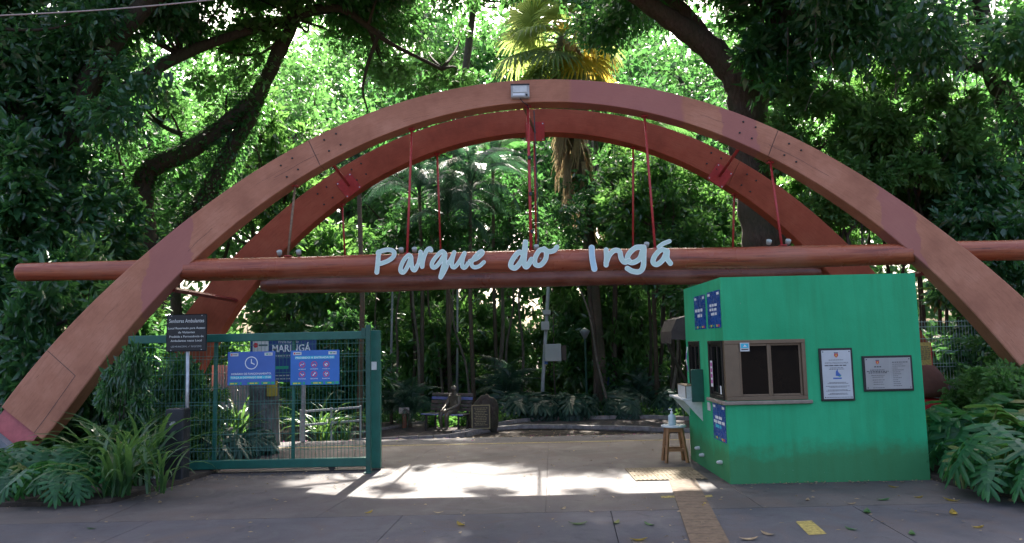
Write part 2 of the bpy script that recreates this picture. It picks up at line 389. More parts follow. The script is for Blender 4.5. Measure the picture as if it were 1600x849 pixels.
# forecourt: cast concrete slabs with open joints, each slab a piece of its own
fore = empty('forecourt_pavement', (0, 0, 0), kind='structure')
def lerp(a, b, t): return a + (b - a) * t
def slab(poly_, name='slab', mat=SLAB, z=0.0, th=.06, g=.006, par=None):
    c = Vector((sum(p[0] for p in poly_) / len(poly_), sum(p[1] for p in poly_) / len(poly_)))
    q = []
    for p in poly_:
        d = Vector(p) - c; q.append(tuple(c + d * (1 - g / max(.3, d.length))))
    return MB().prism(q, z - th, z).build(name, mat, par or fore)
def jx_back(k, Y):                              # joints of the rear row fan slightly
    base = [(-4.15, -4.3), (-1.99, -1.27), (.28, .56), (2.42, 2.50), (4.9, 4.75), (7.2, 7.0), (9.6, 9.4)][k]
    return lerp(base[0], base[1], (Y - 7.45) / (12.8 - 7.45))
for k in range(6):
    a0, a1 = (7.45, 12.78)
    slab([(jx_back(k, a0), a0), (jx_back(k + 1, a0), a0), (jx_back(k + 1, a1), a1), (jx_back(k, a1), a1)])
slab([(-14, 7.45), (jx_back(0, 7.45), 7.45), (jx_back(0, 12.78), 12.78), (-14, 12.78)])
fx = [-14, -8.2, -5.9, -3.6, -1.13, .92, 3.3, 5.6, 8, 14]
for i in range(len(fx) - 1):
    for (y0, y1) in ((4.6, 7.45), (1.6, 4.6), (-1.6, 1.6)):
        slab([(fx[i] - (7.45 - y0) * .15 * .5, y0), (fx[i + 1] - (7.45 - y0) * .15 * .5, y0), (fx[i + 1] - (7.45 - y1) * .15 * .5, y1), (fx[i] - (7.45 - y1) * .15 * .5, y1)], mat=SLAB_B)
MB().box(-40, 40, -14, -1.7, -.14, -.06).build('street', ROADM, kind='structure')

# tactile strip of brown pavers and the ribbed ochre pad
tact = empty('tactile_paving', (0, 0, .004), kind='structure')
p0, p1 = Vector((1.98, 9.0)), Vector((1.42, 5.2))
nt_ = 15
for i in range(nt_):
    a, b_ = p0.lerp(p1, i / nt_), p0.lerp(p1, (i + 1) / nt_); d = (p1 - p0).normalized(); s_ = Vector((-d.y, d.x)) * .16
    slab([a + s_, a - s_, b_ - s_, b_ + s_][::1] if s_.x < 0 else [a - s_, a + s_, b_ + s_, b_ - s_], 'tactile_tile', TACT, z=.008, th=.007, g=.004, par=tact)
for i in range(3):
    for j in range(3):
        x0, y0 = 1.42 + i * .29, 8.98 + j * .29
        t_ = MB().box(x0, x0 + .284, y0, y0 + .284, .0005, .0075)
        for r_ in range(5): t_.bbox(x0 + .024 + r_ * .052, x0 + .05 + r_ * .052, y0 + .01, y0 + .274, .0072, .013, .003)
        t_.build('tactile_tile', TACTY, tact)
for (pts) in ([on_ground(1243, 816), on_ground(1268, 814), on_ground(1292, 835), on_ground(1264, 837)],
              [on_ground(1032, 776), on_ground(1058, 775), on_ground(1060, 778), on_ground(1034, 779)],
              [on_ground(1098, 775), on_ground(1112, 774), on_ground(1114, 777), on_ground(1100, 778)]):
    MB().add([(p.x, p.y, .004) for p in pts], [(3, 2, 1, 0)]).build('yellow_marking', YELMARK, fore)
MB().add([(-9, 12.66, .004), (9, 12.5, .004), (9, 12.57, .004), (-9, 12.73, .004)], [(0, 1, 2, 3)]).build('yellow_line', YELMARK, fore)

rk = random.Random(17)
for (x, y, a, n) in ((-3.4, 7.0, .4, 14), (.4, 7.7, .1, 12), (3.4, 7.4, -.5, 12), (-1.2, 11.2, .9, 10), (1.2, 6.3, 2.6, 9)):       # hairline cracks in the slabs
    pts = [Vector((x, y))]
    for _ in range(n): a += rk.uniform(-.6, .6); pts.append(pts[-1] + Vector((math.cos(a), math.sin(a))) * .12)
    mb = MB()
    for p, q in zip(pts[:-1], pts[1:]):
        d = (q - p).normalized(); s_ = Vector((-d.y, d.x)) * rk.uniform(.0015, .0035); mb.add([(*(p - s_), .003), (*(q - s_), .003), (*(q + s_), .003), (*(p + s_), .003)], [(0, 1, 2, 3)])
    mb.build('crack', BOLT, fore, kind='stuff')
# the lane that bends behind the forecourt, its litter strip and two curved kerbs
def strip_sheet(name, left, right, z, mat):
    mb = MB(); n = len(left)
    for a, b_ in zip(left, right):
        for t in np.linspace(0, 1, 5):
            p = Vector(a).lerp(Vector(b_), t); mb.v.append((p.x, p.y, ground_z(p.y) + z))
    for i in range(n - 1):
        for j in range(4): mb.f.append((i * 5 + j, i * 5 + j + 1, (i + 1) * 5 + j + 1, (i + 1) * 5 + j)); mb.m.append(0)
    return mb.build(name, mat, smooth=True, kind='structure')
ry = np.linspace(12.79, 17.4, 14)
strip_sheet('lane', [(-16, y) for y in ry], [(16, y) for y in ry], .0, ROADM)
def curve_pts(pts, n=40):
    pts = [np.array(p, float) for p in pts]; P = [2 * pts[0] - pts[1]] + pts + [2 * pts[-1] - pts[-2]]; out = []
    for i in range(1, len(P) - 2):
        k = max(2, n // (len(pts) - 1))
        for t in np.linspace(0, 1, k, endpoint=False):
            a, b_, c, d = P[i - 1], P[i], P[i + 1], P[i + 2]
            out.append(.5 * (2 * b_ + (c - a) * t + (2 * a - 5 * b_ + 4 * c - d) * t * t + (3 * b_ - a - 3 * c + d) * t ** 3))
    out.append(P[-2]); return out
def low(px, py): p = on_ground(px, py, LOW); return (p.x, p.y)
def kerb(name, pts, w=.13, h=.11, label=None):
    c = curve_pts(pts, 36); par = empty(name, (0, 0, 0), kind='structure')
    for i in range(0, len(c) - 1, 2):                    # single kerb stones with open joints
        seg = c[i:i + 3]; a, b_ = [], []
        for j, p in enumerate(seg):
            q0 = seg[max(0, j - 1)]; q1 = seg[min(len(seg) - 1, j + 1)]; d = q1 - q0; d = d / (np.linalg.norm(d) + 1e-9)
            s_ = np.array([-d[1], d[0]]) * w / 2
            sh = d * (.008 if j == 0 else (-.008 if j == len(seg) - 1 else 0))
            a.append(p + s_ + sh); b_.append(p - s_ + sh)
        z = ground_z(seg[0][1]); poly_ = a + b_[::-1]
        if np.cross(poly_[1] - poly_[0], poly_[-1] - poly_[0]) < 0: poly_ = poly_[::-1]
        MB().prism(poly_, z - .1, z + h + rng.uniform(-.008, .008)).build('kerb_stone', KERB, par)
    return c
k_in = kerb('inner_kerb', [low(540, 694), low(640, 689), low(700, 686), low(760, 675), low(830, 670), low(950, 672), low(1060, 676), low(1160, 680)])
k_out = kerb('outer_kerb', [low(708, 680), low(745, 676), low(790, 664), low(850, 658), low(1000, 655), low(1070, 657), low(1180, 660)])
kerb('bench_kerb', [low(530, 684), low(600, 672), low(640, 665), low(678, 658)], .11, .07)
# litter-covered path between the kerbs
strip_sheet('path', [(p[0], p[1]) for p in curve_pts([low(520, 700), low(640, 690), low(700, 687), low(760, 676), low(830, 671), low(950, 673), low(1060, 677), low(1180, 681)], 36)],
            [(p[0], p[1]) for p in curve_pts([low(520, 672), low(640, 655), low(700, 655), low(760, 655), low(830, 652), low(950, 650), low(1060, 652), low(1180, 655)], 36)], .012, PATHM)
# planting beds
def bed(name, poly_, z=.05):
    me = MB().prism(poly_, -.05, z).mesh(name, SOIL); return put(name, me, kind='structure')
bed('planting_bed', [(-15, 8.3), (-5.66, 8.27), (-4.86, 8.24), (-4.5, 8.35), (-4.36, 8.93), (-4.22, 9.43), (-4.12, 10.0), (-4.2, 12.9), (-15, 12.9)])
bed('planting_bed', [(4.78, 8.66), (4.80, 8.25), (4.99, 7.95), (4.95, 7.3), (5.1, 6.4), (15, 6.2), (15, 12.9), (4.78, 12.9)])

# ------------------------------------------------------------------ the entrance portal: two leaning arches and hanging logs
CX = .53
OUT = [(0, 5.83), (.9, 5.79), (1.9, 5.61), (2.6, 5.37), (3.2, 5.11), (4.03, 4.64), (4.98, 3.93), (5.68, 3.33), (6.1, 2.93), (6.65, 2.30), (7.17, 1.61), (7.58, .96)]
INN = [(0, 5.43), (.87, 5.38), (1.65, 5.22), (2.25, 5.03), (2.83, 4.77), (3.50, 4.38), (4.32, 3.80), (4.95, 3.22), (5.36, 2.80), (5.84, 2.20), (6.42, 1.30), (6.93, .51)]
def poly_curve(tab, mirror):
    t = np.linspace(0, 1, len(tab)); x = np.array([p[0] for p in tab]); z = np.array([p[1] for p in tab])
    s_ = np.concatenate([[0], np.cumsum(np.hypot(np.diff(x), np.diff(z)))]); s_ /= s_[-1]
    S = np.concatenate([-s_[::-1], s_[1:]]); X = np.concatenate([-x[::-1], x[1:]]); Z = np.concatenate([z[::-1], z[1:]])
    cx_ = np.polynomial.chebyshev.Chebyshev.fit(S, X, 9); cz_ = np.polynomial.chebyshev.Chebyshev.fit(S, Z, 8)
    return cx_, cz_
oxf, ozf = poly_curve(OUT, True); ixf, izf = poly_curve(INN, True)
def arch_pt(s_, t, a, b_, dy):                       # s in -1..1 along, t 0 outer .. 1 inner, dy depth behind the front face
    x = lerp(oxf(s_), ixf(s_), t) + CX; z = lerp(ozf(s_), izf(s_), t)
    return Vector((x, a + b_ * z + dy, z))
def arch_mesh(name, s0, s1, a, b_, depth, mat, n):
    bm = bmesh.new(); uv = bm.loops.layers.uv.new('grain'); rings = []
    for i in range(n + 1):
        s_ = lerp(s0, s1, i / n); c = .012
        ring = [arch_pt(s_, 0, a, b_, c), arch_pt(s_, .02, a, b_, 0), arch_pt(s_, .98, a, b_, 0), arch_pt(s_, 1, a, b_, c), arch_pt(s_, 1, a, b_, depth), arch_pt(s_, 0, a, b_, depth)]
        rings.append(([bm.verts.new(p) for p in ring], s_ * 9.2))
    vv = [0, .01, .43, .45, .75, 1.15, 1.45]
    for i in range(n):
        (r0, u0), (r1, u1) = rings[i], rings[i + 1]
        for k in range(6):
            k2 = (k + 1) % 6
            f = bm.faces.new((r0[k], r0[k2], r1[k2], r1[k]))
            for lp, q in zip(f.loops, ((u0, vv[k]), (u0, vv[k + 1]), (u1, vv[k + 1]), (u1, vv[k]))): lp[uv].uv = q
    bm.faces.new(rings[0][0][::-1]); bm.faces.new(rings[-1][0])
    bmesh.ops.recalc_face_normals(bm, faces=bm.faces[:])
    me = bpy.data.meshes.new(name); bm.to_mesh(me); bm.free(); me.materials.append(mat)
    return me
portal = empty('entrance_portal', (CX, 12, 0), label='red-brown timber portal of two leaning arches with logs hung between', cat='gateway')
portal.location = (0, 0, 0)
FA, FB, RA, RB, DEP = 10.0, .233, 14.2, -.233, .30
SPL = .405                                           # where the laminated segments are spliced
def make_arch(a, b_, mat, label, rear):
    arch = put('arch', arch_mesh('arch', -SPL + .0007, SPL - .0007, a, b_, DEP, mat, 48), portal, label=label)
    for s0, s1 in ((-1, -SPL), (SPL, 1)): put('arch_segment', arch_mesh('arch_segment', s0, s1, a, b_, DEP, mat, 36), arch)
    bolt_me = MB().lathe([(.016, 0), (.016, .012), (.011, .018), (0.001, .018)], 8).mesh('bolt', BOLT)
    for sg in (-1, 1):
        for off in (-.058, -.036, .024, .046):
            for t in (.27, .70):
                s_ = sg * SPL + off * 1.0
                put('bolt', bolt_me, arch, arch_pt(s_, t + off * .6 * sg, a, b_, .002), (math.pi / 2, 0, 0))
        # steel shoe and footing
        for part in ('shoe', 'footing'):
            e0, e1 = arch_pt(sg, .06, a, b_, 0), arch_pt(sg, .86, a, b_, 0)
            ax = (arch_pt(sg, .5, a, b_, 0) - arch_pt(sg * .96, .5, a, b_, 0)).normalized()
            if part == 'shoe':
                q = [e0 - ax * .02, e1 - ax * .02, e1 + ax * .27, e0 + ax * .27]; y0, y1 = .03, DEP - .03; m_ = REDPINK if not rear else RED
            else:
                e0, e1 = arch_pt(sg, -.05, a, b_, 0), arch_pt(sg, .97, a, b_, 0)
                q = [e0 + ax * .272, e1 + ax * .272, Vector((e1.x + ax.x * .75, e1.y, -.2)), Vector((e0.x + ax.x * .9, e0.y, -.2))]; y0, y1 = -.1, DEP + .1; m_ = CONC
            mb = MB(); mb.add([p + Vector((0, y0, 0)) for p in q] + [p + Vector((0, y1, 0)) for p in q],
                              [(0, 1, 2, 3), (7, 6, 5, 4), (0, 4, 5, 1), (1, 5, 6, 2), (2, 6, 7, 3), (3, 7, 4, 0)])
            o = mb.build('steel_shoe' if part == 'shoe' else 'footing', m_, arch)
    return arch
arch_f = make_arch(FA, FB, ARCH_F, 'weathered pinkish brown front arch with purple repainted patches', False)
arch_r = make_arch(RA, RB, ARCH_R, 'deep red-brown rear arch', True)
# scarf cut at the left foot of the front arch, a dark saw line
def saw_line(pts, w=.007):
    mb = MB()
    for a, b_ in zip(pts[:-1], pts[1:]):
        d = (b_ - a).normalized(); n_ = Vector((0, -1, .2)).normalized(); s_ = d.cross(n_).normalized() * w / 2
        mb.add([a - s_, a + s_, b_ + s_, b_ - s_], [(0, 1, 2, 3)])
    return mb.build('saw_line', BOLT, arch_f)
sA = [arch_pt(-.905, t, FA, FB, -.003) for t in (.02, .4, .74)]
saw_line(sA); saw_line([arch_pt(-.905 - .0237 * k, .74 + .015 * k, FA, FB, -.003) for k in range(5)])
for sg in (-1, 1): saw_line([arch_pt(sg * SPL, t, FA, FB, -.003) for t in (.02, .5, .98)], .005)

rc = random.Random(31)
for k in range(9):                                   # drying cracks along the grain of the front arch
    s0 = rc.uniform(-.85, .85); ln = rc.uniform(.03, .12); t0 = rc.uniform(.12, .9); dt = rc.uniform(-.06, .06)
    saw_line([arch_pt(s0 + ln * u, t0 + dt * u + .012 * math.sin(u * 9 + k), FA, FB, -.0025) for u in np.linspace(0, 1, 8)], rc.uniform(.002, .005)).name = 'crack'
def rough_log(name, x0, x1, y, z, r0, r1, parent, seed, label=None, end_bevel=.05):
    rg = random.Random(seed); n, m = 64, 20; mb = MB(); ph = [rg.uniform(0, 6) for _ in range(6)]
    for i in range(n + 1):
        t = i / n; x = lerp(x0, x1, t); e = min(x - x0, x1 - x); k = 1 - .35 * max(0, 1 - e / end_bevel) ** 2
        r_ = lerp(r0, r1, t) * k
        for j in range(m):
            a = 2 * math.pi * j / m
            rr = r_ * (1 + .03 * max(0, math.sin(x * 1.37 + a + ph[4])) ** 12 + .018 * math.sin(3 * a + ph[0] + x * .7) + .012 * math.sin(x * 2.3 + ph[1]) + .01 * math.sin(5 * a + x * 1.9 + ph[2]))
            mb.v.append((x, y + rr * math.cos(a), z + rr * math.sin(a) + .012 * math.sin(x * .8 + ph[3])))
    for i in range(n):
        for j in range(m): mb.f.append((i * m + j, i * m + (j + 1) % m, (i + 1) * m + (j + 1) % m, (i + 1) * m + j)); mb.m.append(0)
    mb.f += [tuple(range(m)), tuple(n * m + j for j in reversed(range(m)))]; mb.m += [0, 0]
    return put(name, mb.mesh(name, LOG_SHADE if seed == 4 else LOG, True), parent, label=label)
LY, LZ = 10.83, 2.865
RY = RA + RB * LZ + .15
rough_log('log', CX - 5.5, CX + 5.5, LY, LZ, .165, .16, portal, 1, 'glossy red-brown log carrying the park name')
rough_log('log', CX - 7.85, CX - 5.7, LY, LZ, .132, .15, portal, 2, 'log end sticking out past the left arch leg')
rough_log('log', CX + 5.7, CX + 8.3, LY, LZ + .02, .15, .15, portal, 3, 'log end sticking out past the right arch leg')
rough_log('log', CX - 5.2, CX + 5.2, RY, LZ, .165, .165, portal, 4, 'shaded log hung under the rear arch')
# hanger rods, connecting struts, plates
def under(x, a, b_):                                  # underside of an arch above x
    lo, hi = -1.0, 1.0
    for _ in range(40):
        mid = (lo + hi) / 2
        if ixf(mid) + CX < x: lo = mid
        else: hi = mid
    return arch_pt(lo, 1, a, b_, DEP / 2)
for x in (-3.3, -1.53, .31, 2.15, 4.03):
    u = under(x, FA, FB); rod = MB().tube([u + Vector((0, 0, .03)), (x - .02, LY, LZ + .13)], .023 if abs(x - .31) < .1 else .019, 8)
    o = rod.build('hanger_rod', RUST if x < -3 else RED, portal, smooth=True)
    MB().bbox(u.x - .05, u.x + .05, u.y - .05, u.y + .05, u.z - .035, u.z - .012, .004).build('flange', RED, o)
    MB().bbox(x - .06, x + .04, LY - .05, LY + .05, LZ + .155, LZ + .172, .004).build('flange', RED, o)
for x in (-3.1, -1.32, .46, 2.26, 4.12):
    u = under(x, RA, RB); o = MB().tube([u + Vector((0, 0, .03)), (x, RY, LZ + .13)], .019, 8).build('hanger_rod', RED, portal, smooth=True)
    MB().bbox(u.x - .05, u.x + .05, u.y - .05, u.y + .05, u.z - .035, u.z - .012, .004).build('flange', RED, o)
for k, z in enumerate((3.3, 3.9, 4.5)):               # black bands on the conduit beside the middle rod
    MB().tube([(.31, LY + (z - 3) * .22, z), (.31, LY + (z + .05 - 3) * .22, z + .05)], .027, 8).build('tape_band', BLACK, portal)
MB().tube([(.40, LY + .02, LZ + .1), (.41, 11.05, 4.0), (.40, 11.25, 5.3)], .010, 6).build('conduit', BLACK, portal)
for (sf, pr) in ((-.388, (545, 290)), (0.0, (836, 206)), (.36, (1125, 275))):
    q0 = arch_pt(sf if sf else -.03, .98, FA, FB, DEP); r_ = ray(*pr); t = (RA + RB * EYE) / (r_.y - RB * r_.z); q1 = Vector((0, 0, EYE)) + r_ * t
    MB().tube([q0, q1 + Vector((0, .02, 0))], .026, 8).build('strut', RED if sf else RUST, portal, smooth=True)
    sl_ = 0 if not sf else (-.62 if sf < 0 else .62)
    m_ = Matrix.Translation(q1) @ Matrix.Rotation(math.atan(RB) * -1, 4, 'X') @ Matrix.Rotation(sl_, 4, 'Y')
    pl = MB().bbox(-.17, .17, -.014, -.002, -.17, .17, .003, mat=m_).build('gusset_plate', RED, portal)
    for bx_ in (-.14, .14):
        for bz in (-.14, .14):
            MB().disc(0, 0, .012, 0, 8).build('bolt', STEEL, pl, loc=m_ @ Vector((bx_, -.0165, bz)), rot=(math.pi / 2, 0, 0))
for sg in (-1, 1):                                    # flat steel ties between the leg pairs below the logs
    a, b_ = under(CX + sg * 5.15, FA, FB), under(CX + sg * 5.0, RA, RB); a.z = b_.z = LZ - .29; a.x = CX + sg * 5.55; b_.x = CX + sg * 5.65
    MB().tube([a, b_], .04, 4).build('tie_bar', TIE, portal)

# ------------------------------------------------------------------ lettering on the log: brush strokes cut from thick board
def stroke_letter(name, strokes, parent, conv, thick, z_back, mats, res=.0075):
    segs = []
    for st in strokes:
        pts = [conv(p[0], p[1]) + (p[2] * 1.2,) for p in st]
        if len(pts) > 2:
            c = curve_pts(pts, 10 * (len(pts) - 1))
        else: c = [np.array(p, float) for p in pts]
        segs += [(c[i], c[i + 1]) for i in range(len(c) - 1)]
    allp = np.array([p for s_ in segs for p in s_]); mg = allp[:, 2].max() + .02
    x0, z0 = allp[:, 0].min() - mg, allp[:, 1].min() - mg; nx = int((allp[:, 0].max() + mg - x0) / res) + 1; nz = int((allp[:, 1].max() + mg - z0) / res) + 1
    X, Z = np.meshgrid(x0 + np.arange(nx) * res, z0 + np.arange(nz) * res)
    D = np.full(X.shape, 9.0)
    for a, b_ in segs:
        d = b_[:2] - a[:2]; L2 = (d ** 2).sum() + 1e-12
        t = np.clip(((X - a[0]) * d[0] + (Z - a[1]) * d[1]) / L2, 0, 1)
        dist = np.hypot(X - a[0] - t * d[0], Z - a[1] - t * d[1]) - (a[2] + (b_[2] - a[2]) * t)
        D = np.minimum(D, dist)
    mb = MB(); key = {}
    def vid(k, x, z, y):
        kk = (k, y)
        if kk not in key: key[kk] = len(mb.v); mb.v.append((x, y, z))
        return key[kk]
    yf, yb = z_back - thick, z_back
    for j in range(nz - 1):
        for i in range(nx - 1):
            c = [(i, j), (i + 1, j), (i + 1, j + 1), (i, j + 1)]; d = [D[q[1], q[0]] for q in c]
            if min(d) >= 0: continue
            loop = []; 
            for k in range(4):
                a, b_ = c[k], c[(k + 1) % 4]; da, db = d[k], d[(k + 1) % 4]
                if da < 0: loop.append((('g',) + a, x0 + a[0] * res, z0 + a[1] * res, False))
                if (da < 0) != (db < 0):
                    t = da / (da - db); e = ('e',) + (min(a, b_), max(a, b_)); loop.append((e, x0 + lerp(a[0], b_[0], t) * res, z0 + lerp(a[1], b_[1], t) * res, True))
            if len(loop) < 3: continue
            fid = [vid(l[0], l[1], l[2], yf) for l in loop]
            rim = np.mean(d) > -.008
            mb.f.append(tuple(fid)); mb.m.append(1 if rim else 0)
            for k in range(len(loop)):
                a, b_ = loop[k], loop[(k + 1) % len(loop)]
                if a[3] and b_[3]:
                    mb.f.append((vid(b_[0], b_[1], b_[2], yf), vid(a[0], a[1], a[2], yf), vid(a[0], a[1], a[2], yb), vid(b_[0], b_[1], b_[2], yb))); mb.m.append(2)
    return mb.build(name, mats, parent)
sign = empty('park_name_lettering', (0, 0, 0), label='pale aqua handwritten park-name lettering fixed along the log', cat='lettering')
SY = LY - .205
def cP(x, y): p = at(575 + x * 190 / 1600, 370 + y * 190 / 1600, SY); return (p.x, p.z)
def cI(x, y): p = at(780 + x * 280 / 1600, 360 + y * 280 / 1600, SY); return (p.x, p.z)
W1 = .031
def sw(pts, w=W1): return [(p[0], p[1], p[2] if len(p) > 2 else w) for p in pts]
LET = [  # brush paths read off the photograph's letters
 ('P', cP, [sw([(140, 200), (130, 330), (115, 470)], .028), sw([(130, 215), (190, 185), (280, 172), (340, 200), (335, 260), (270, 315), (180, 350), (140, 360)], .027)]),
 ('a', cP, [sw([(560, 255), (530, 245), (470, 310), (432, 400), (430, 455), (465, 470), (510, 410), (550, 320), (565, 270), (570, 330), (585, 420), (615, 440), (650, 380)], .026)]),
 ('r', cP, [sw([(690, 200), (700, 300), (712, 395), (720, 330), (745, 240), (780, 175), (815, 155), (830, 180)], .026), sw([(615, 435), (650, 380), (680, 260), (690, 200)], .02)]),
 ('q', cP, [sw([(1010, 215), (970, 195), (900, 260), (845, 340), (845, 395), (885, 400), (950, 330), (1010, 230), (1005, 330), (975, 450), (955, 535), (1010, 440), (1060, 330)], .026)]),
 ('u', cP, [sw([(1055, 350), (1100, 280), (1135, 205), (1110, 300), (1105, 385), (1140, 400), (1200, 330), (1270, 215), (1245, 300), (1240, 390), (1275, 405), (1320, 350)], .025)]),
 ('e', cP, [sw([(1340, 320), (1430, 290), (1500, 230), (1505, 195), (1470, 200), (1400, 270), (1360, 350), (1390, 400), (1460, 390), (1525, 335)], .024)]),
 ('d', cI, [sw([(215, 205), (170, 200), (115, 270), (105, 320), (145, 335), (200, 270), (225, 190), (235, 105), (228, 200), (222, 290), (245, 325), (290, 260)], .032)]),
 ('o', cI, [sw([(410, 175), (360, 180), (320, 250), (325, 305), (370, 310), (415, 255), (420, 190), (400, 165), (440, 190), (490, 180), (515, 150)], .030)]),
 ('I', cI, [sw([(826, 155), (832, 250), (850, 345)], .036)]),
 ('n', cI, [sw([(955, 175), (958, 240), (955, 310)], .030), sw([(955, 290), (985, 220), (1030, 180), (1075, 190), (1090, 250), (1120, 285), (1160, 270)], .031)]),
 ('g', cI, [sw([(1272, 150), (1215, 158), (1158, 212), (1146, 268), (1195, 288), (1258, 248), (1290, 150), (1291, 240), (1285, 330), (1250, 370), (1190, 365), (1145, 340)], .032)]),
 ('a', cI, [sw([(1500, 185), (1445, 175), (1390, 230), (1375, 285), (1410, 305), (1465, 260), (1500, 185), (1500, 250), (1530, 295)], .031)]),
 ('accent', cI, [sw([(1425, 150), (1465, 120), (1520, 98)], .026)])]
for li, (nm, cv, st) in enumerate(LET):
    mid = AQUA_B if nm == 'I' else AQUA
    o = stroke_letter('letter' if nm != 'accent' else 'letter_accent', st, sign, cv, .035, SY + .035 + .0013 * (li % 4), [mid, LETRIM, LETSIDE])
for (px, cv) in ((140, cP), (490, cP), (1000, cP), (1290, cP)):
    x, z = cP(px, 330); MB().tube([(x, SY + .03, z), (x, LY - .1, z)], .012, 6).build('bracket', LETSIDE, sign)
for px in (160, 370, 835, 960, 1290, 1400):
    x, z = cI(px, 250); MB().tube([(x, SY + .03, z), (x, LY - .1, z)], .012, 6).build('bracket', LETSIDE, sign)
#@@OBJECTS
# ------------------------------------------------------------------ text and sign helpers (sign-local: x right, y up, z towards the viewer)
def text_mesh(body, height, mat, align='CENTER', width=None, bold=0.0):
    cu = bpy.data.curves.new('lettering', 'FONT'); cu.body = body; cu.size = 1.0; cu.align_x = align; cu.offset = bold
    cu.resolution_u = 2
    o = bpy.data.objects.new('lettering', cu); COL.objects.link(o)
    bpy.context.view_layer.update()
    me = bpy.data.meshes.new_from_object(o.evaluated_get(bpy.context.evaluated_depsgraph_get()))
    bpy.data.objects.remove(o); bpy.data.curves.remove(cu)
    v = np.zeros(len(me.vertices) * 3); me.vertices.foreach_get('co', v); v = v.reshape(-1, 3)
    sc_ = height / .72; v *= sc_
    if width is not None:
        w = v[:, 0].max() - v[:, 0].min(); v[:, 0] *= width / w
    me.vertices.foreach_set('co', v.ravel()); me.update()
    me.materials.clear(); me.materials.append(mat); return me
def words_on(parent, body, x, y, h, mat, z, align='CENTER', width=None, bold=0.0):
    return put('lettering', text_mesh(body, h, mat, align, width, bold), parent, (x, y, z))
def word_bars(rg, x0, x1, y, h, z, mb, mi=0, wl=(.010, .03)):      # print too small to read: a row of short strokes
    x = x0
    while x < x1 - wl[0]:
        w = min(rg.uniform(*wl), x1 - x); mb.rect(x, y - h / 2, x + w, y + h / 2, z, mi); x += w + h * .7
    return mb
FRONT = (math.pi / 2, 0, 0); SIDE = (math.pi / 2, 0, -math.pi / 2)

# ------------------------------------------------------------------ ticket booth
BX0, BX1, BY0, BY1, BH = 2.46, 4.76, 8.67, 10.55, 2.39
booth = empty('ticket_booth', (0, 0, 0), label='green plastered ticket booth with a wrap-round corner window', cat='booth')
def wall_panel(name, u0, u1, z0, z1, holes, th, tf):           # tf maps (u, depth, z) to the world; openings are real
    us = sorted({u0, u1, *[h[0] for h in holes], *[h[1] for h in holes]}); zs = sorted({z0, z1, *[h[2] for h in holes], *[h[3] for h in holes]})
    inside = lambda u, z: any(h[0] < u < h[1] and h[2] < z < h[3] for h in holes)
    mb = MB(); idx = {}
    def V(u, d, z):
        k = (round(u, 5), d, round(z, 5))
        if k not in idx: idx[k] = len(mb.v); mb.v.append(tuple(tf(u, d, z)))
        return idx[k]
    solid = {(i, j): not inside((us[i] + us[i + 1]) / 2, (zs[j] + zs[j + 1]) / 2) for i in range(len(us) - 1) for j in range(len(zs) - 1)}
    for (i, j), s_ in solid.items():
        if not s_: continue
        a, b_, c, d = (us[i], zs[j]), (us[i + 1], zs[j]), (us[i + 1], zs[j + 1]), (us[i], zs[j + 1])
        mb.f.append(tuple(V(p[0], 0, p[1]) for p in (a, b_, c, d))); mb.m.append(0)
        mb.f.append(tuple(V(p[0], th, p[1]) for p in (d, c, b_, a))); mb.m.append(0)
        for (p, q, nb) in ((a, b_, (i, j - 1)), (b_, c, (i + 1, j)), (c, d, (i, j + 1)), (d, a, (i - 1, j))):
            if not solid.get(nb, False):
                mb.f.append((V(q[0], 0, q[1]), V(p[0], 0, p[1]), V(p[0], th, p[1]), V(q[0], th, q[1]))); mb.m.append(0)
    return mb.build(name, BOOTH, booth)
WZ0, WZ1 = .945, 1.645
front_tf = lambda u, d, z: (u, BY0 + d, z); side_tf = lambda u, d, z: (BX0 + d, u, z)
wall_panel('front_wall', BX0 + .0, BX1, -.02, BH, [(BX0, 3.41, WZ0, WZ1)], .12, front_tf)
wall_panel('side_wall', BY0 + .121, BY1, -.02, BH, [(BY0 + .121, 9.36, WZ0, WZ1), (9.80, 10.40, .97, WZ1)], .12, side_tf)
MB().box(BX1 - .12, BX1, BY0 + .122, BY1 - .1, -.02, BH - .002).build('side_wall', BOOTH, booth)
MB().box(BX0 + .002, BX1 - .002, BY1 - .098, BY1 + .02, -.02, BH - .001).build('back_wall', BOOTH, booth)
MB().box(BX0 + .122, BX1 - .122, BY0 + .122, BY1 - .1, BH - .2, BH - .05).build('roof', CONC, booth)
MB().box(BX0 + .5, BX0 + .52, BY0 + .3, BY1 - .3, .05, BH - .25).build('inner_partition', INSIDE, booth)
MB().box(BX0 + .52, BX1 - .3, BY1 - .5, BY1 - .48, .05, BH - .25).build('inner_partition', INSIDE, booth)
MB().box(BX0 + .13, BX1 - .13, BY0 + .13, BY1 - .1, 0.0, .02).build('booth_floor', INSIDE, booth)
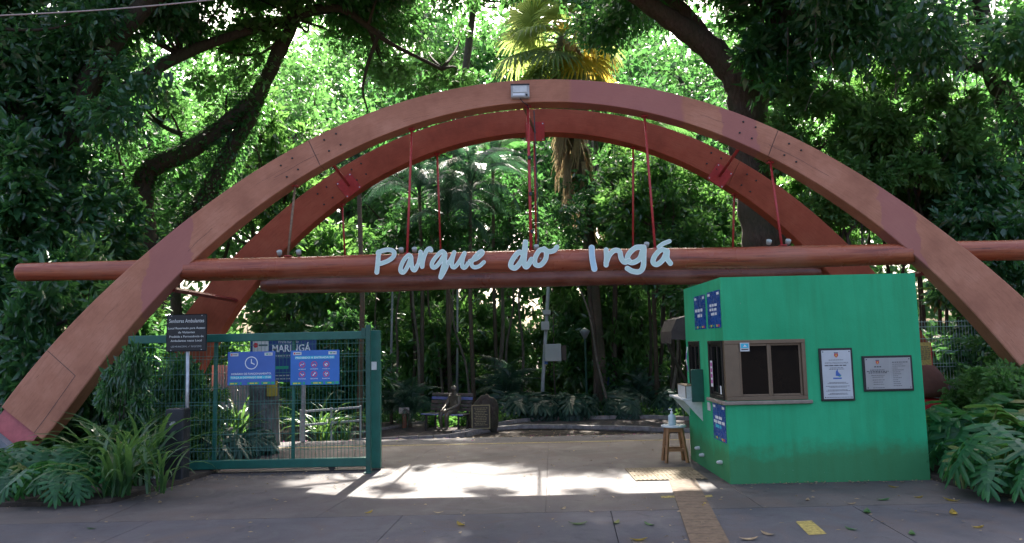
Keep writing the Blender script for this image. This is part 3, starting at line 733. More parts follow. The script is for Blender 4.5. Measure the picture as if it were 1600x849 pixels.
def window(u0, u1, z0, z1, tf, mull, name='window', fr=BRONZE_FR, wdt=.045, wide_left=None):
    par = None; e = .0
    wl = wide_left or wdt
    def bar(nm, a0, a1, b0, b1, d0, d1, m_):
        nonlocal par
        pts = [tf(a, d, b_) for d in (d0, d1) for b_ in (b0, b1) for a in (a0, a1)]
        lo = [min(p[i] for p in pts) for i in range(3)]; hi = [max(p[i] for p in pts) for i in range(3)]
        o = MB().bbox(lo[0], hi[0], lo[1], hi[1], lo[2], hi[2], .004).build(nm, m_, par or booth)
        if par is None: par = o
        return o
    bar(name, u0, u1, z1 - wdt, z1, -.012, .06, fr)                 # head of the frame carries the other pieces
    bar('frame', u0, u1, z0, z0 + wdt, -.012, .06, fr)
    bar('frame', u0, u0 + wl, z0 + wdt, z1 - wdt, -.011, .06, fr); bar('frame', u1 - wdt, u1, z0 + wdt, z1 - wdt, -.011, .06, fr)
    es = [u0 + wl] + mull + [u1 - wdt]
    for i in range(len(es) - 1):
        a, b_ = es[i], es[i + 1]; dd = .012 * (i % 2) + .004
        t = .026
        bar('sash', a, a + t, z0 + wdt, z1 - wdt, dd, dd + .03, fr); bar('sash', b_ - t, b_, z0 + wdt, z1 - wdt, dd, dd + .03, fr)
        bar('sash', a + t, b_ - t, z0 + wdt, z0 + wdt + t, dd + .001, dd + .03, fr); bar('sash', a + t, b_ - t, z1 - wdt - t, z1 - wdt, dd + .001, dd + .03, fr)
        bar('pane', a + t - .004, b_ - t + .004, z0 + wdt + t - .004, z1 - wdt - t + .004, dd + .012, dd + .018, GLASS)
    return par
wf = window(BX0 + .002, 3.41, WZ0, WZ1, front_tf, [2.99], wide_left=.17)
ws = window(BY0 + .07, 9.36, WZ0, WZ1, side_tf, [9.02], fr=DARKFR)
ws2 = window(9.80, 10.40, .97, WZ1, side_tf, [10.1], fr=DARKFR)
MB().bbox(BX0 - .045, 3.45, BY0 - .045, BY0 + .05, WZ0 - .045, WZ0 - .005, .006).build('window_sill', SILL, booth)
MB().bbox(BX0 - .045, BX0 + .05, BY0 + .052, 9.40, WZ0 - .045, WZ0 - .005, .006).build('window_sill', SILL, booth)
MB().bbox(BX0 - .045, BX0 + .05, 9.78, 10.5, .93, .968, .006).build('window_sill', SILL, booth)
# two stickers and papers on the panes
st = empty('window_sticker', (2.70, BY0 - .014, 1.565), FRONT, label='small pale blue sticker in the top corner of the front window', cat='sticker')
MB().rect(-.055, -.05, .055, .05, .001).build('sheet', OFFW, st); MB().rect(-.045, -.012, .045, .04, .002).poly([(-.02, 0), (0, .03), (.025, .005)], .003, 1).build('print', [CYAN, WHITE], st)
MB().rect(-.04, -.035, .04, -.022, .002).build('print', INK, st)
nt1 = empty('window_notice', (BX0 - .004, 9.24, 1.24), SIDE, label='narrow pink and white notice taped inside the side window', cat='notice')
mb = MB().rect(-.05, -.16, .05, .16, .001)
for k in range(4): mb.rect(-.035, -.12 + k * .07, .035, -.075 + k * .07, .002, 1)
mb.build('sheet', [WHITE, PINKP], nt1)
nt2 = empty('window_notice', (BX0 - .004, 8.86, 1.06), SIDE, label='small white paper low in the side window next to the corner', cat='notice')
MB().rect(-.03, -.05, .03, .05, .001).build('sheet', WHITE, nt2)
nt3 = empty('window_notice', (BX0 - .05, 10.27, 1.40), SIDE, label='curled purple and white paper hanging in the farther side window', cat='notice')
mb = MB()
for k in range(5):
    z_ = [0, .012, .02, .012, -.004]
    if k < 4: mb.add([(-.05, -.17 + k * .085, z_[k]), (.05, -.17 + k * .085, z_[k] + .01), (.05, -.17 + (k + 1) * .085, z_[k + 1] + .01), (-.05, -.17 + (k + 1) * .085, z_[k + 1])], [(0, 1, 2, 3)], k % 2)
mb.build('sheet', [PURPLE, WHITE], nt3)
# posters on the side wall
def booth_poster(y0, y1, z0, z1, label, rows, seed):
    w, h = y1 - y0, z1 - z0
    p = empty('poster', (BX0 - .004, (y0 + y1) / 2, (z0 + z1) / 2), SIDE, label=label, cat='poster')
    MB().box(-w / 2, w / 2, -h / 2, h / 2, -.003, 0).build('sheet', POSTER, p)
    MB().rect(-w * .44, h * .38, -w * .26, h * .45, .0012).rect(w * .26, h * .38, w * .44, h * .45, .0012).build('logo_field', WHITE, p)
    rg = random.Random(seed); mb = MB()
    for (y_, ww, hh, mi) in rows:
        word_bars(rg, -w * ww / 2, w * ww / 2, h * y_, h * hh, .0014, mb, mi, (w * .12, w * .3))
    mb.build('lettering', [WHITE, CYAN], p)
    mb = MB()
    for k, (c, x) in enumerate(((0, -.36), (1, -.22), (0, -.02), (1, .2), (2, .34))):
        mb.rect(w * (x - .06), -h * .47, w * (x + .05), -h * .41, .0013, c)
    mb.build('print', [PGREEN, PYEL, PPINK], p)
booth_poster(9.40, 9.98, 1.80, 2.24, 'blue poster high on the booth side wall, farther of the upper pair', [(.06, .8, .09, 0), (-.1, .4, .09, 0)], 3)
booth_poster(8.72, 9.30, 1.80, 2.25, 'blue poster high on the booth side wall, nearest the corner', [(.12, .62, .07, 0), (0, .66, .07, 0), (-.12, .45, .07, 0)], 4)
booth_poster(8.73, 9.28, .45, .885, 'blue poster under the corner window on the booth side wall', [(.12, .6, .08, 0), (0, .85, .08, 0), (-.12, .6, .09, 1)], 5)
# hinged green shutter, drop shelf, pegs, awning
sh = MB().bbox(BX0 - .16, BX0 - .005, 9.66, 9.69, .86, 1.28, .004).build('shutter', GATE_D, booth)
for z in (.93, 1.2): MB().bbox(BX0 - .02, BX0 + .0, 9.69, 9.76, z, z + .05, .003).build('hinge', GATE_D, sh)
shelf = empty('drop_shelf', (0, 0, 0), label='white drop-down counter shelf on a bracket at the booth side', cat='shelf')
MB().bbox(BX0 - .26, BX0 - .002, 9.80, 10.62, .872, .896, .004).build('shelf_board', OFFW, shelf)
MB().add([(BX0 - .002, 9.79, .87), (BX0 - .24, 9.79, .87), (BX0 - .002, 9.79, .60), (BX0 - .002, 9.81, .87), (BX0 - .24, 9.81, .87), (BX0 - .002, 9.81, .60)],
         [(0, 1, 2), (5, 4, 3), (0, 3, 4, 1), (1, 4, 5, 2), (2, 5, 3, 0)]).build('bracket', OFFW, shelf)
MB().add([(BX0 - .002, 10.5, .87), (BX0 - .24, 10.5, .87), (BX0 - .002, 10.5, .60), (BX0 - .002, 10.52, .87), (BX0 - .24, 10.52, .87), (BX0 - .002, 10.52, .60)],
         [(0, 1, 2), (5, 4, 3), (0, 3, 4, 1), (1, 4, 5, 2), (2, 5, 3, 0)]).build('bracket', OFFW, shelf)
sbx = empty('counter_box', (0, 0, 0), label='white box with brown edges standing on the booth drop shelf', cat='box')
MB().bbox(BX0 - .2, BX0 - .05, 9.84, 10.3, .898, 1.055, .003).build('body', OFFW, sbx)
for (x_, y_) in ((BX0 - .203, 9.836), (BX0 - .053, 9.836), (BX0 - .203, 10.296)): MB().box(x_, x_ + .01, y_, y_ + .01, .898, 1.06).build('edge_strip', BRONZE_FR, sbx)
MB().box(BX0 - .204, BX0 - .04, 9.835, 10.306, 1.056, 1.066).build('lid', BRONZE_FR, sbx)
for (y_, z_) in ((10.05, .22), (9.83, .16), (8.98, .2)):
    MB().lathe([(.022, 0), (.026, .02), (.018, .06), (.001, .07)], 10).build('wall_peg', OFFW, booth, loc=(BX0, y_, z_), rot=(0, -math.pi / 2, 0))
MB().bbox(BX0 - .012, BX0, 9.37, 9.5, .77, .87, .003).build('meter_plate', OFFW, booth)
aw = MB().add([(2.30, 10.75, 1.80), (2.52, 10.62, 2.02), (2.30, 11.55, 1.80), (2.52, 11.55, 2.02), (2.30, 10.75, 1.68), (2.30, 11.55, 1.68), (2.52, 10.62, 1.66), (2.37, 10.71, 1.97), (2.37, 11.55, 1.97)],
              [(0, 7, 8, 2), (7, 1, 3, 8), (0, 4, 5, 2), (0, 4, 6, 1, 7)]).build('awning', AWN, booth)
for k in range(6):
    a, b_ = lerp(10.75, 11.5, k / 6), lerp(10.75, 11.5, (k + .85) / 6)
    MB().box(2.292, 2.30, a, b_, 1.62, 1.685).build('valance_flap', AWN, aw)
# plaques on the front wall
def plaque(x0, x1, z0, z1, label, m_):
    w, h = x1 - x0, z1 - z0
    p = empty('plaque', ((x0 + x1) / 2, BY0, (z0 + z1) / 2), FRONT, label=label, cat='plaque')
    MB().bbox(-w / 2, w / 2, -h / 2, h / 2, .001, .022, .004).build('frame', GRANITE, p)
    MB().bbox(-w / 2 + .025, w / 2 - .025, -h / 2 + .025, h / 2 - .025, .0225, .028, .001).build('plate', m_, p)
    for sx_ in (-1, 1):
        for sz in (-1, 1): MB().disc(sx_ * (w / 2 - .042), sz * (h / 2 - .042), .007, .0295, 8).build('screw', BOLT, p)
    return p, w, h
def crest(p, x, y, s_):
    MB().poly([(x - s_, y + s_), (x + s_, y + s_), (x + s_, y - s_ * .3), (x, y - s_ * 1.2), (x - s_, y - s_ * .3)], .0292).poly([(x - s_ * .4, y + s_ * .5), (x + s_ * .4, y + s_ * .5), (x + s_ * .3, y - s_ * .4), (x, y - s_ * .7), (x - s_ * .3, y - s_ * .4)], .0296, 1).rect(x - s_ * 1.1, y + s_ * 1.15, x + s_ * 1.1, y + s_ * 1.6, .0292, 2).build('crest', [PRED, PYEL, INK], p)
rg = random.Random(11)
p, w, h = plaque(3.56, 3.95, .92, 1.53, 'tall white plaque in a black frame beside the booth window', PLAQ)
crest(p, 0, h * .36, .022)
words_on(p, 'PORTAL PARQUE DO INGÁ', 0, h * .205, .018, INK, .0292, width=.27); 
mb = MB(); word_bars(rg, -.09, .09, h * .275, .006, .0292, mb); word_bars(rg, -.14, .14, h * .17, .011, .0292, mb, 0, (.03, .06)); word_bars(rg, -.08, .08, h * .125, .006, .0292, mb); word_bars(rg, -.09, .09, h * .1, .006, .0292, mb)
for k, y in enumerate((-.15, -.17, -.22, -.24, -.29, -.31, -.355, -.375, -.43)): word_bars(rg, -(.10 + .02 * (k % 3)), .10 + .02 * (k % 3), h * y, .005, .0292, mb)
mb.build('lettering', INK, p)
mb = MB().poly([(-.015, .035), (.005, .06), (.012, .03), (.045, -.01), (.03, -.022), (-.02, -.015)], .0292).poly([(0, -.02), (.05, -.012), (.03, -.028)], .0294, 1).rect(-.05, -.052, .05, -.036, .0292); mb.build('logo', [BLUE, PGREEN], p)
p, w, h = plaque(4.06, 4.64, 1.02, 1.43, 'wide steel plaque in a black frame near the booth corner', PLAQ2)
crest(p, -.12, h * .31, .018)
mb = MB(); word_bars(rg, -.16, -.08, h * .19, .012, .0292, mb, 0, (.02, .04))
for k, (y, ww, hh) in enumerate(((.10, .09, .008), (.06, .13, .01), (.02, .11, .01), (-.05, .08, .005), (-.1, .07, .005), (-.18, .07, .005), (-.24, .06, .005), (-.3, .06, .005), (-.4, .07, .005))): word_bars(rg, -.12 - ww, -.12 + ww, h * y, hh, .0292, mb)
for k in range(13): word_bars(rg, .05, .05 + (.18, .12, .15, .06, .13, .1, .11, .06, .1, .06, .08, .09, .1)[k], h * (.31 - k * .055), .009 if k < 1 else .005, .0292, mb)
mb.build('lettering', INK, p)
MB().rect(.02, -h * .42, .022, h * .42, .0291).build('divider', GREYW, p)

# stool with hand sanitiser
stool = empty('wooden_stool', (2.19, 10.36, 0), label='small wooden stool with a pale top beside the booth wall', cat='stool')
SH = .47
MB().lathe([(.165, 0), (.172, .008), (.172, .02), (.165, .028), (.001, .028)], 20).build('seat', PLASTIC, stool, loc=(0, 0, SH))
for sx_ in (-1, 1):
    for sy in (-1, 1):
        MB().tube([(sx_ * .145, sy * .12, 0), (sx_ * .09, sy * .08, SH)], [.024, .026], 4).build('leg', WOODST, stool)
for s_ in (-1, 1):
    MB().box(-.10, .10, s_ * .09 - .01, s_ * .09 + .01, SH - .06, SH - .002).build('apron', WOODST, stool)
    MB().box(-.115, .115, s_ * .105 - .009, s_ * .105 + .009, .15, .185).build('stretcher', WOODST, stool)
    MB().box(s_ * .12 - .009, s_ * .12 + .009, -.095, .095, .19, .225).build('stretcher', WOODST, stool)
bt = empty('sanitiser_bottle', (2.17, 10.35, SH + .028), label='clear pump bottle of hand gel standing on the stool', cat='bottle')
MB().lathe([(.05, 0), (.055, .006), (.055, .11), (.045, .135), (.018, .15), (.018, .165), (.001, .165)], 16).build('body', GEL, bt, smooth=True)
MB().lathe([(.02, 0), (.02, .025), (.007, .03), (.007, .055), (.001, .055)], 12).bbox(-.045, .012, -.009, .009, .05, .064, .003).build('pump', WHITE, bt, loc=(0, 0, .16))

# ------------------------------------------------------------------ sliding gate
GY = 10.2
gate = empty('sliding_gate', (0, 0, 0), label='green steel sliding gate filled with welded wire mesh', cat='gate')
MB().bbox(-1.965, -1.835, GY - .05, GY + .05, .03, 1.89, .006).build('frame_post', GATE_G, gate)
MB().bbox(-5.3, -1.967, GY - .045, GY + .045, 1.775, 1.885, .006).build('top_rail', GATE_G, gate)
MB().bbox(-5.3, -1.967, GY - .05, GY + .05, .06, .175, .006).build('bottom_rail', GATE_G, gate)
for x in (-4.10, -3.03, -5.25): MB().bbox(x - .022, x + .022, GY - .02, GY + .022, .177, 1.773, .004).build('stile', GATE_G, gate)
mb = MB()
for x in np.arange(-5.22, -1.98, .05): mb.tube([(x, GY - .028, .16), (x, GY - .028, 1.79)], .0026, 4, cap=False)
mb.build('wire_mesh', WIRE, gate, kind='stuff')
for z in (.3, .34, .52, .72, .92, .96, 1.14, 1.34, 1.54, 1.58, 1.72): MB().tube([(-5.25, GY - .034, z), (-1.967, GY - .034, z)], .0026, 5).build('mesh_wire', WIRE_M, gate)
wheel_me = MB().lathe([(.001, -.015), (.045, -.015), (.045, .015), (.001, .015)], 14).mesh('roller_wheel', BOLT)
for x in (-2.5, -5.0): put('roller_wheel', wheel_me, gate, (x, GY, .05), (math.pi / 2, 0, 0))
mb = MB().bbox(-1.955, -1.87, GY - .054, GY - .051, 1.36, 1.46, .001); mb.rect
lk_ = MB().bbox(-1.95, -1.88, GY - .058, GY - .051, 1.35, 1.46, .001).build('lock_plate', OFFW, gate)
gp = empty('gate_guide_post', (-1.96, 9.98, 0), label='thin dark green guide post standing in front of the gate end', cat='post')
MB().bbox(-.032, .032, -.032, .032, 0, 1.96, .004).build('post', GATE_D, gp)
MB().bbox(-.09, -.034, -.02, .02, 1.80, 1.92, .004).build('guide_arm', GATE_D, gp)
MB().bbox(-.06, .06, -.06, .06, 0, .012, .003).build('base_plate', GATE_D, gp)
gp2 = empty('gate_catch_post', (-1.90, 10.42, 0), label='short dark green catch post behind the gate end', cat='post')
MB().bbox(-.03, .03, -.03, .03, 0, 1.5, .004).build('post', GATE_D, gp2)
for k in range(8): MB().bbox(-.045, .045, -.034, -.031, .5 + k * .12, .53 + k * .12, .001).build('perforated_strip', GATE_G, gp2)
MB().box(-6.5, -1.84, GY - .03, GY + .03, .0, .014).build('gate_track', BOLT, kind='structure')

def board(name, x0, x1, z0, z1, y, mat, label, cat, th=.012):
    w, h = x1 - x0, z1 - z0
    e = empty(name, ((x0 + x1) / 2, y, (z0 + z1) / 2), FRONT, label=label, cat=cat)
    MB().bbox(-w / 2, w / 2, -h / 2, h / 2, -th, 0, .002).build('panel', mat, e)
    return e, w, h
def gate_sign_common(e, w, h):
    mb = MB()
    for x in (-.445, .275): mb.rect(w * x, h * .37, w * (x + .17), h * .46, .0012)
    mb.build('logo_field', OFFW, e)
    MB().rect(-w * .43, h * .39, -w * .40, h * .44, .002).rect(-w * .39, h * .405, -w * .3, h * .425, .002, 1).rect(w * .31, h * .395, w * .35, h * .435, .002, 2).rect(w * .36, h * .405, w * .42, h * .425, .002, 1).build('logo', [PRED, INK, PGREEN], e)
    mb = MB()
    for (x0, x1, mi) in ((-.46, -.27, 0), (-.24, -.2, 0), (-.08, .17, 0), (.42, .49, 0), (.215, .4, 0)): mb.rect(w * x0, -h * .485, w * x1, -h * .41, .0012, mi)
    for (x0, x1) in ((-.44, -.36), (-.34, -.3), (-.03, .06), (.08, .13), (.26, .34)): mb.rect(w * x0, -h * .465, w * x1, -h * .43, .002, 1)
    mb.build('print', [PGREEN, PYEL], e)
s1, w, h = board('opening_hours_sign', -3.92, -3.27, 1.18, 1.635, GY - .055, BLUE, 'blue sign with a clock face on the gate, left of its pair', 'sign')
gate_sign_common(s1, w, h)
cb = MB().ring(0, h * .16, .076, .088, .0014).rect(-.006, h * .16 - .01, .006, h * .16 + .055, .0014)
cb.poly([(-.006, h * .16 - .004), (.004, h * .16 + .008), (.047, h * .16 - .016), (.042, h * .16 - .027)], .002); cb.build('clock_face', WHITE, s1)
words_on(s1, 'HORÁRIO DE FUNCIONAMENTO:', 0, -h * .19, .026, WHITE, .0014, width=w * .84, bold=.018)
MB().rect(-w * .445, -h * .315, w * .425, -h * .225, .0013).build('print_band', CYAN, s1)
words_on(s1, 'TERÇA A DOMINGO 8:00 - 17:00', -w * .01, -h * .3, .026, WHITE, .0024, width=w * .84, bold=.018)
s2, w, h = board('prohibition_sign', -3.06, -2.39, 1.165, 1.635, GY - .055, BLUE2, 'blue sign with six red prohibition rings on the gate', 'sign')
gate_sign_common(s2, w, h)
MB().rect(-w * .41, h * .25, w * .40, h * .335, .0013).build('print_band', CYAN, s2)
words_on(s2, 'PROIBIDO A ENTRADA DE:', 0, h * .262, .026, WHITE, .0024, width=w * .79, bold=.02)
caps = ['ANIMAIS', 'BICICLETA', 'COCO', 'PATINS', 'SKATE', 'PLANTAS']
pict = [[[(-.026, -.012), (-.016, .008), (.012, .006), (.024, .022), (.026, .008), (.012, -.004), (.014, -.018), (.004, -.006), (-.012, -.004), (-.016, -.018)]],
        [[(-.028, -.012), (-.012, .004), (.008, .006), (.028, -.012), (.02, -.018), (.002, -.006), (-.02, -.02)]],
        [[(.022 * math.cos(t * .63), .02 * math.sin(t * .63) - .003) for t in range(10)]],
        [[(-.026, .014), (-.012, .018), (-.002, -.002), (.02, .008), (.026, -.004), (.0, -.022), (-.012, -.008)]],
        [[(-.024, -.02), (-.008, -.022), (.024, .016), (.012, .024), (-.004, .012)]],
        [[(-.006, -.028), (.006, -.028), (.004, -.008), (.026, .006), (.024, .02), (.004, .006), (-.002, .024), (-.012, .02), (-.008, .004), (-.024, .006), (-.02, -.006), (-.004, -.008)]]]
for k in range(6):
    cx_, cy_ = w * (-.26 + .245 * (k % 3)), h * (.09 if k < 3 else -.19)
    pic = MB().ring(cx_, cy_, .034, .043, .0014, 22).build('prohibition_ring', PPINK, s2)
    mb = MB()
    for pl in pict[k]: mb.poly([(cx_ + q[0], cy_ + q[1]) for q in pl], .0016)
    mb.build('pictogram', WHITE, s2)
    c_ = .0242; t_ = .003
    MB().poly([(cx_ - c_ - t_, cy_ + c_ - t_), (cx_ - c_ + t_, cy_ + c_ + t_), (cx_ + c_ + t_, cy_ - c_ + t_), (cx_ + c_ - t_, cy_ - c_ - t_)][::-1], .0024).build('slash', PPINK, pic)
    words_on(s2, caps[k], cx_, cy_ - .068, .013, WHITE, .0014, width=w * .15, bold=.02)

# black notice on its pole, the black service post and a metal bowl
bs = empty('vendor_notice', (0, 0, 0), label='black notice board with white lettering on a thin steel pole', cat='sign')
NY = 9.72
pn = empty('panel', (-4.305, NY, 1.90), FRONT); pn.parent = bs
bd = MB().bbox(-.265, .265, -.245, .245, -.012, 0, .012).build('board', BLACK, pn)
words_on(pn, 'Senhores Ambulantes', 0, .135, .05, OFFW, .002, width=.46, bold=.01)
for k, (t_, ww) in enumerate((('Local Reservado para Acesso', .49), ('de Visitantes', .22), ('Proibida a Permanência de', .45), ('Ambulantes nesse Local', .41))):
    words_on(pn, t_, 0, .05 - k * .055, .028, OFFW, .002, width=ww, bold=.012)
words_on(pn, 'LEI MUNICIPAL nº 5655/2002', 0, -.19, .024, GREYW, .002, width=.4)
for (x, y) in ((-.2, -.225), (.2, -.222), (.2, .225), (-.2, .225)): MB().disc(x, y, .007, .002, 8).build('rivet', STEEL, pn)
MB().tube([(-4.285, NY + .035, .03), (-4.30, NY + .035, 2.1)], .024, 10).build('pole', STEEL, bs, smooth=True)
bp = empty('tap_post', (-4.335, 9.6, 0), label='square black post with a small tap beside the planting bed', cat='post')
MB().bbox(-.115, .115, -.11, .11, -.04, .93, .012).build('post', BOXBLK, bp)
tp = MB().lathe([(.018, 0), (.018, .03), (.012, .04), (.012, .07), (.001, .07)], 10).build('tap', STEEL, bp, loc=(0, -.11, .76), rot=(math.pi / 2, 0, 0))
MB().bbox(-.03, .03, -.03, -.008, .052, .066, .004).build('tap_handle', STEEL, tp)
bw = empty('metal_bowl', (-4.42, 9.2, .03), label='shiny metal bowl on the ground by the black post', cat='bowl')
MB().lathe([(.055, 0), (.075, .03), (.085, .10), (.095, .104), (.095, .11), (.08, .108), (.06, .02), (.001, .02)], 20).build('bowl', METALBOWL, bw, smooth=True)

# floodlight on the crown of the front arch, small spotlights on the log
fl = empty('floodlight', (.19, FA + FB * 5.62 - .04, 5.60), (R(-8), 0, 0), label='weathered white floodlight fixed on the crown of the front arch', cat='floodlight')
MB().bbox(-.145, .145, -.05, .045, -.10, .12, .012).build('housing', GREYW, fl)
MB().bbox(-.115, .105, -.058, -.0505, -.02, .095, .004).build('lens', OFFW, fl)
MB().bbox(-.115, .07, -.057, -.0505, -.075, -.035, .003).build('label_plate', WHITE, fl)
MB().bbox(.085, .115, -.058, -.0505, -.08, -.045, .003).build('vent', BLACK, fl)
MB().bbox(-.15, .15, -.062, -.045, .105, .128, .004).build('hood', BOLT, fl)
MB().tube([(0, 0, -.1), (.04, -.02, -.17), (.11, .02, -.2), (.13, .08, -.24)], .007, 6).build('cable', BLACK, fl)
for (px, py, lb) in ((437, 397, 'left of the rusty rod'), (467, 397, 'just right of the rusty rod'), (627, 386, 'left of the second rod, above the letter P'), (648, 386, 'right of the second rod, above the letter a'),
                 (838, 380, 'at the foot of the middle rod'), (1010, 374, 'left of the fourth rod above the letter g'), (1201, 372, 'left of the last rod on the booth side'), (1231, 370, 'right of the last rod on the booth side')):
    q = at(px, py + 8, LY); 
    s_ = empty('spotlight', (q.x, LY, LZ + .158), (0, 0, 0), label='small grey spotlight on the log, ' + lb, cat='spotlight')
    MB().tube([(0, 0, -.01), (0, 0, .02)], .012, 8).build('stem', BOLT, s_)
    MB().lathe([(.018, -.03), (.036, -.02), (.04, .04), (.034, .045), (.001, .04)], 12).build('lamp_head', BOXGREY, s_, loc=(0, -.005, .05), rot=(R(35), 0, 0), smooth=True)
oc = empty('overhead_cable', (0, 0, 0), label='thin pale cable crossing the top left of the trees', cat='cable')
qa, qb = at(-60, 27, 9), at(420, -10, 9.6)
MB().tube([qa.lerp(qb, t) + Vector((0, 0, -.05 * math.sin(math.pi * t))) for t in np.linspace(0, 1, 12)], .009, 6).build('strand', CABLE, oc)
#@@PARK
# ------------------------------------------------------------------ vegetation helpers
def leaf_cloud(name, P, D, L, W, mat, seed, fold=.25, six=False):
    """one mesh of leaves: base points P, directions D, lengths L, half widths W"""
    rg = np.random.default_rng(seed); n = len(P)
    D = D / (np.linalg.norm(D, axis=1, keepdims=True) + 1e-9)
    r_ = rg.normal(size=(n, 3)); S = np.cross(D, r_); S /= np.linalg.norm(S, axis=1, keepdims=True) + 1e-9
    N = np.cross(S, D)
    L = L[:, None]; W = W[:, None]
    if not six:
        V = np.stack([P, P + D * L * .45 + S * W + N * W * fold, P + D * L - N * L * .08, P + D * L * .45 - S * W + N * W * fold], 1).reshape(-1, 3)
        F = (np.arange(n)[:, None] * 4 + np.array([[0, 1, 2, 0, 2, 3]])).reshape(-1); k = 2; nl = 3
    else:
        V = np.stack([P, P + D * L * .3 + S * W + N * W * fold, P + D * L * .68 + S * W * .75 + N * (W * fold - L * .04), P + D * L - N * L * .16, P + D * L * .68 - S * W * .75 + N * (W * fold - L * .04), P + D * L * .3 - S * W + N * W * fold], 1).reshape(-1, 3)
        F = (np.arange(n)[:, None] * 6 + np.array([[0, 1, 2, 3, 0, 3, 4, 5]])).reshape(-1); k = 2; nl = 4
    me = bpy.data.meshes.new(name)
    me.vertices.add(len(V)); me.vertices.foreach_set('co', V.astype(np.float32).ravel())
    me.loops.add(len(F)); me.loops.foreach_set('vertex_index', F.astype(np.int32))
    me.polygons.add(n * k); me.polygons.foreach_set('loop_start', (np.arange(n * k) * nl).astype(np.int32))
    me.polygons.foreach_set('loop_total', np.full(n * k, nl, np.int32))
    me.materials.append(mat); me.update(calc_edges=True); return me
def clumps(rg, centers, radii, per, flat=.75, droop=.35, out=.6, ctr=None, twig=True):
    P, D = [], []
    cc = np.mean(centers, 0) if ctr is None else np.array(ctr)
    for c, r_ in zip(centers, radii):
        nt2_ = max(3, per // 9); base = rg.normal(size=(nt2_, 3)); base /= np.linalg.norm(base, axis=1, keepdims=True)
        tip = base * r_ * rg.uniform(.55, 1.1, (nt2_, 1)) * np.array([1, 1, flat])
        m = per // nt2_
        t = rg.uniform(.35, 1.05, (nt2_, m, 1)); p = c + tip[:, None, :] * t + rg.normal(size=(nt2_, m, 3)) * r_ * .085
        o = (c - cc); o = o / (np.linalg.norm(o) + 1e-6)
        d = base[:, None, :] * .7 + rg.normal(size=(nt2_, m, 3)) * .6 + o * out * .5 + np.array([0, 0, -droop])
        P.append(p.reshape(-1, 3)); D.append(d.reshape(-1, 3))
    return np.concatenate(P), np.concatenate(D)
def shell(rg, n, r_, c, lo=.45, zflat=.8, zmin=-1):
    out = []
    while len(out) < n:
        v = rg.normal(size=3); v /= np.linalg.norm(v)
        if v[2] < zmin: continue
        out.append(np.array(c) + v * rg.uniform(lo, 1) ** .6 * np.array([r_, r_, r_ * zflat]))
    return np.array(out)
def limb(mb, a, b_, r0, r1, rg, sag=.0, n=6, sides=7):
    a, b_ = Vector(a), Vector(b_); L = (b_ - a).length; off = Vector(rg.normal(size=3)) * L * .10
    pts = []; rad = []
    for i in range(n + 1):
        t = i / n; pts.append(a.lerp(b_, t) + off * math.sin(math.pi * t) + Vector((0, 0, -sag * L * math.sin(math.pi * t)))); rad.append(lerp(r0, r1, t ** .8))
    mb.tube(pts, rad, sides); return pts

def tree_kind(seed, H, cr, cz, nclump, per, lw, mat, bark, r0=.2, droop=.4, zflat=.85, six=False, clump_r=.75):
    rg = np.random.default_rng(seed)
    C_ = shell(rg, nclump, cr, (0, 0, cz), .35, zflat)
    P, D = clumps(rg, C_, rg.uniform(clump_r * .7, clump_r * 1.25, nclump), per, droop=droop)
    n = len(P); crown = leaf_cloud('crown', P, D, rg.uniform(lw[0] * .7, lw[0] * 1.3, n), rg.uniform(lw[1] * .7, lw[1] * 1.3, n), mat, seed, six=six)
    mb = MB(); top = Vector((rg.normal() * .3, rg.normal() * .3, cz - cr * zflat * .25))
    path = [Vector((0, 0, -.3)), Vector((rg.normal() * .1, rg.normal() * .1, top.z * .35)), Vector((rg.normal() * .2, rg.normal() * .2, top.z * .7)), top]
    path = [Vector(p) for p in curve_pts([tuple(p) for p in path], 15)]
    mb.tube(path, [r0 * (1.35 if i == 0 else 1) * lerp(1, .5, i / (len(path) - 1)) for i in range(len(path))], 9)
    for c in C_[:: max(1, nclump // 16)]:
        st_ = path[int(rg.integers(len(path) // 2, len(path)))]; limb(mb, st_, c, r0 * .38, r0 * .06, rg)
    trunk = mb.mesh('trunk', bark, True); return trunk, crown
def plant_tree(kind, name, x, y, sc_, rz, label, cat='tree', group=None, z=None, lean=(0, 0), sz=1.0):
    e = empty(name, (x, y, (ground_z(y) if z is None else z) - .05), (lean[0], lean[1], rz), label=label, cat=cat, group=group, scale=(sc_, sc_, sc_ * sz))
    if kind[0]: put('trunk', kind[0], e)
    put('crown', kind[1], e); return e

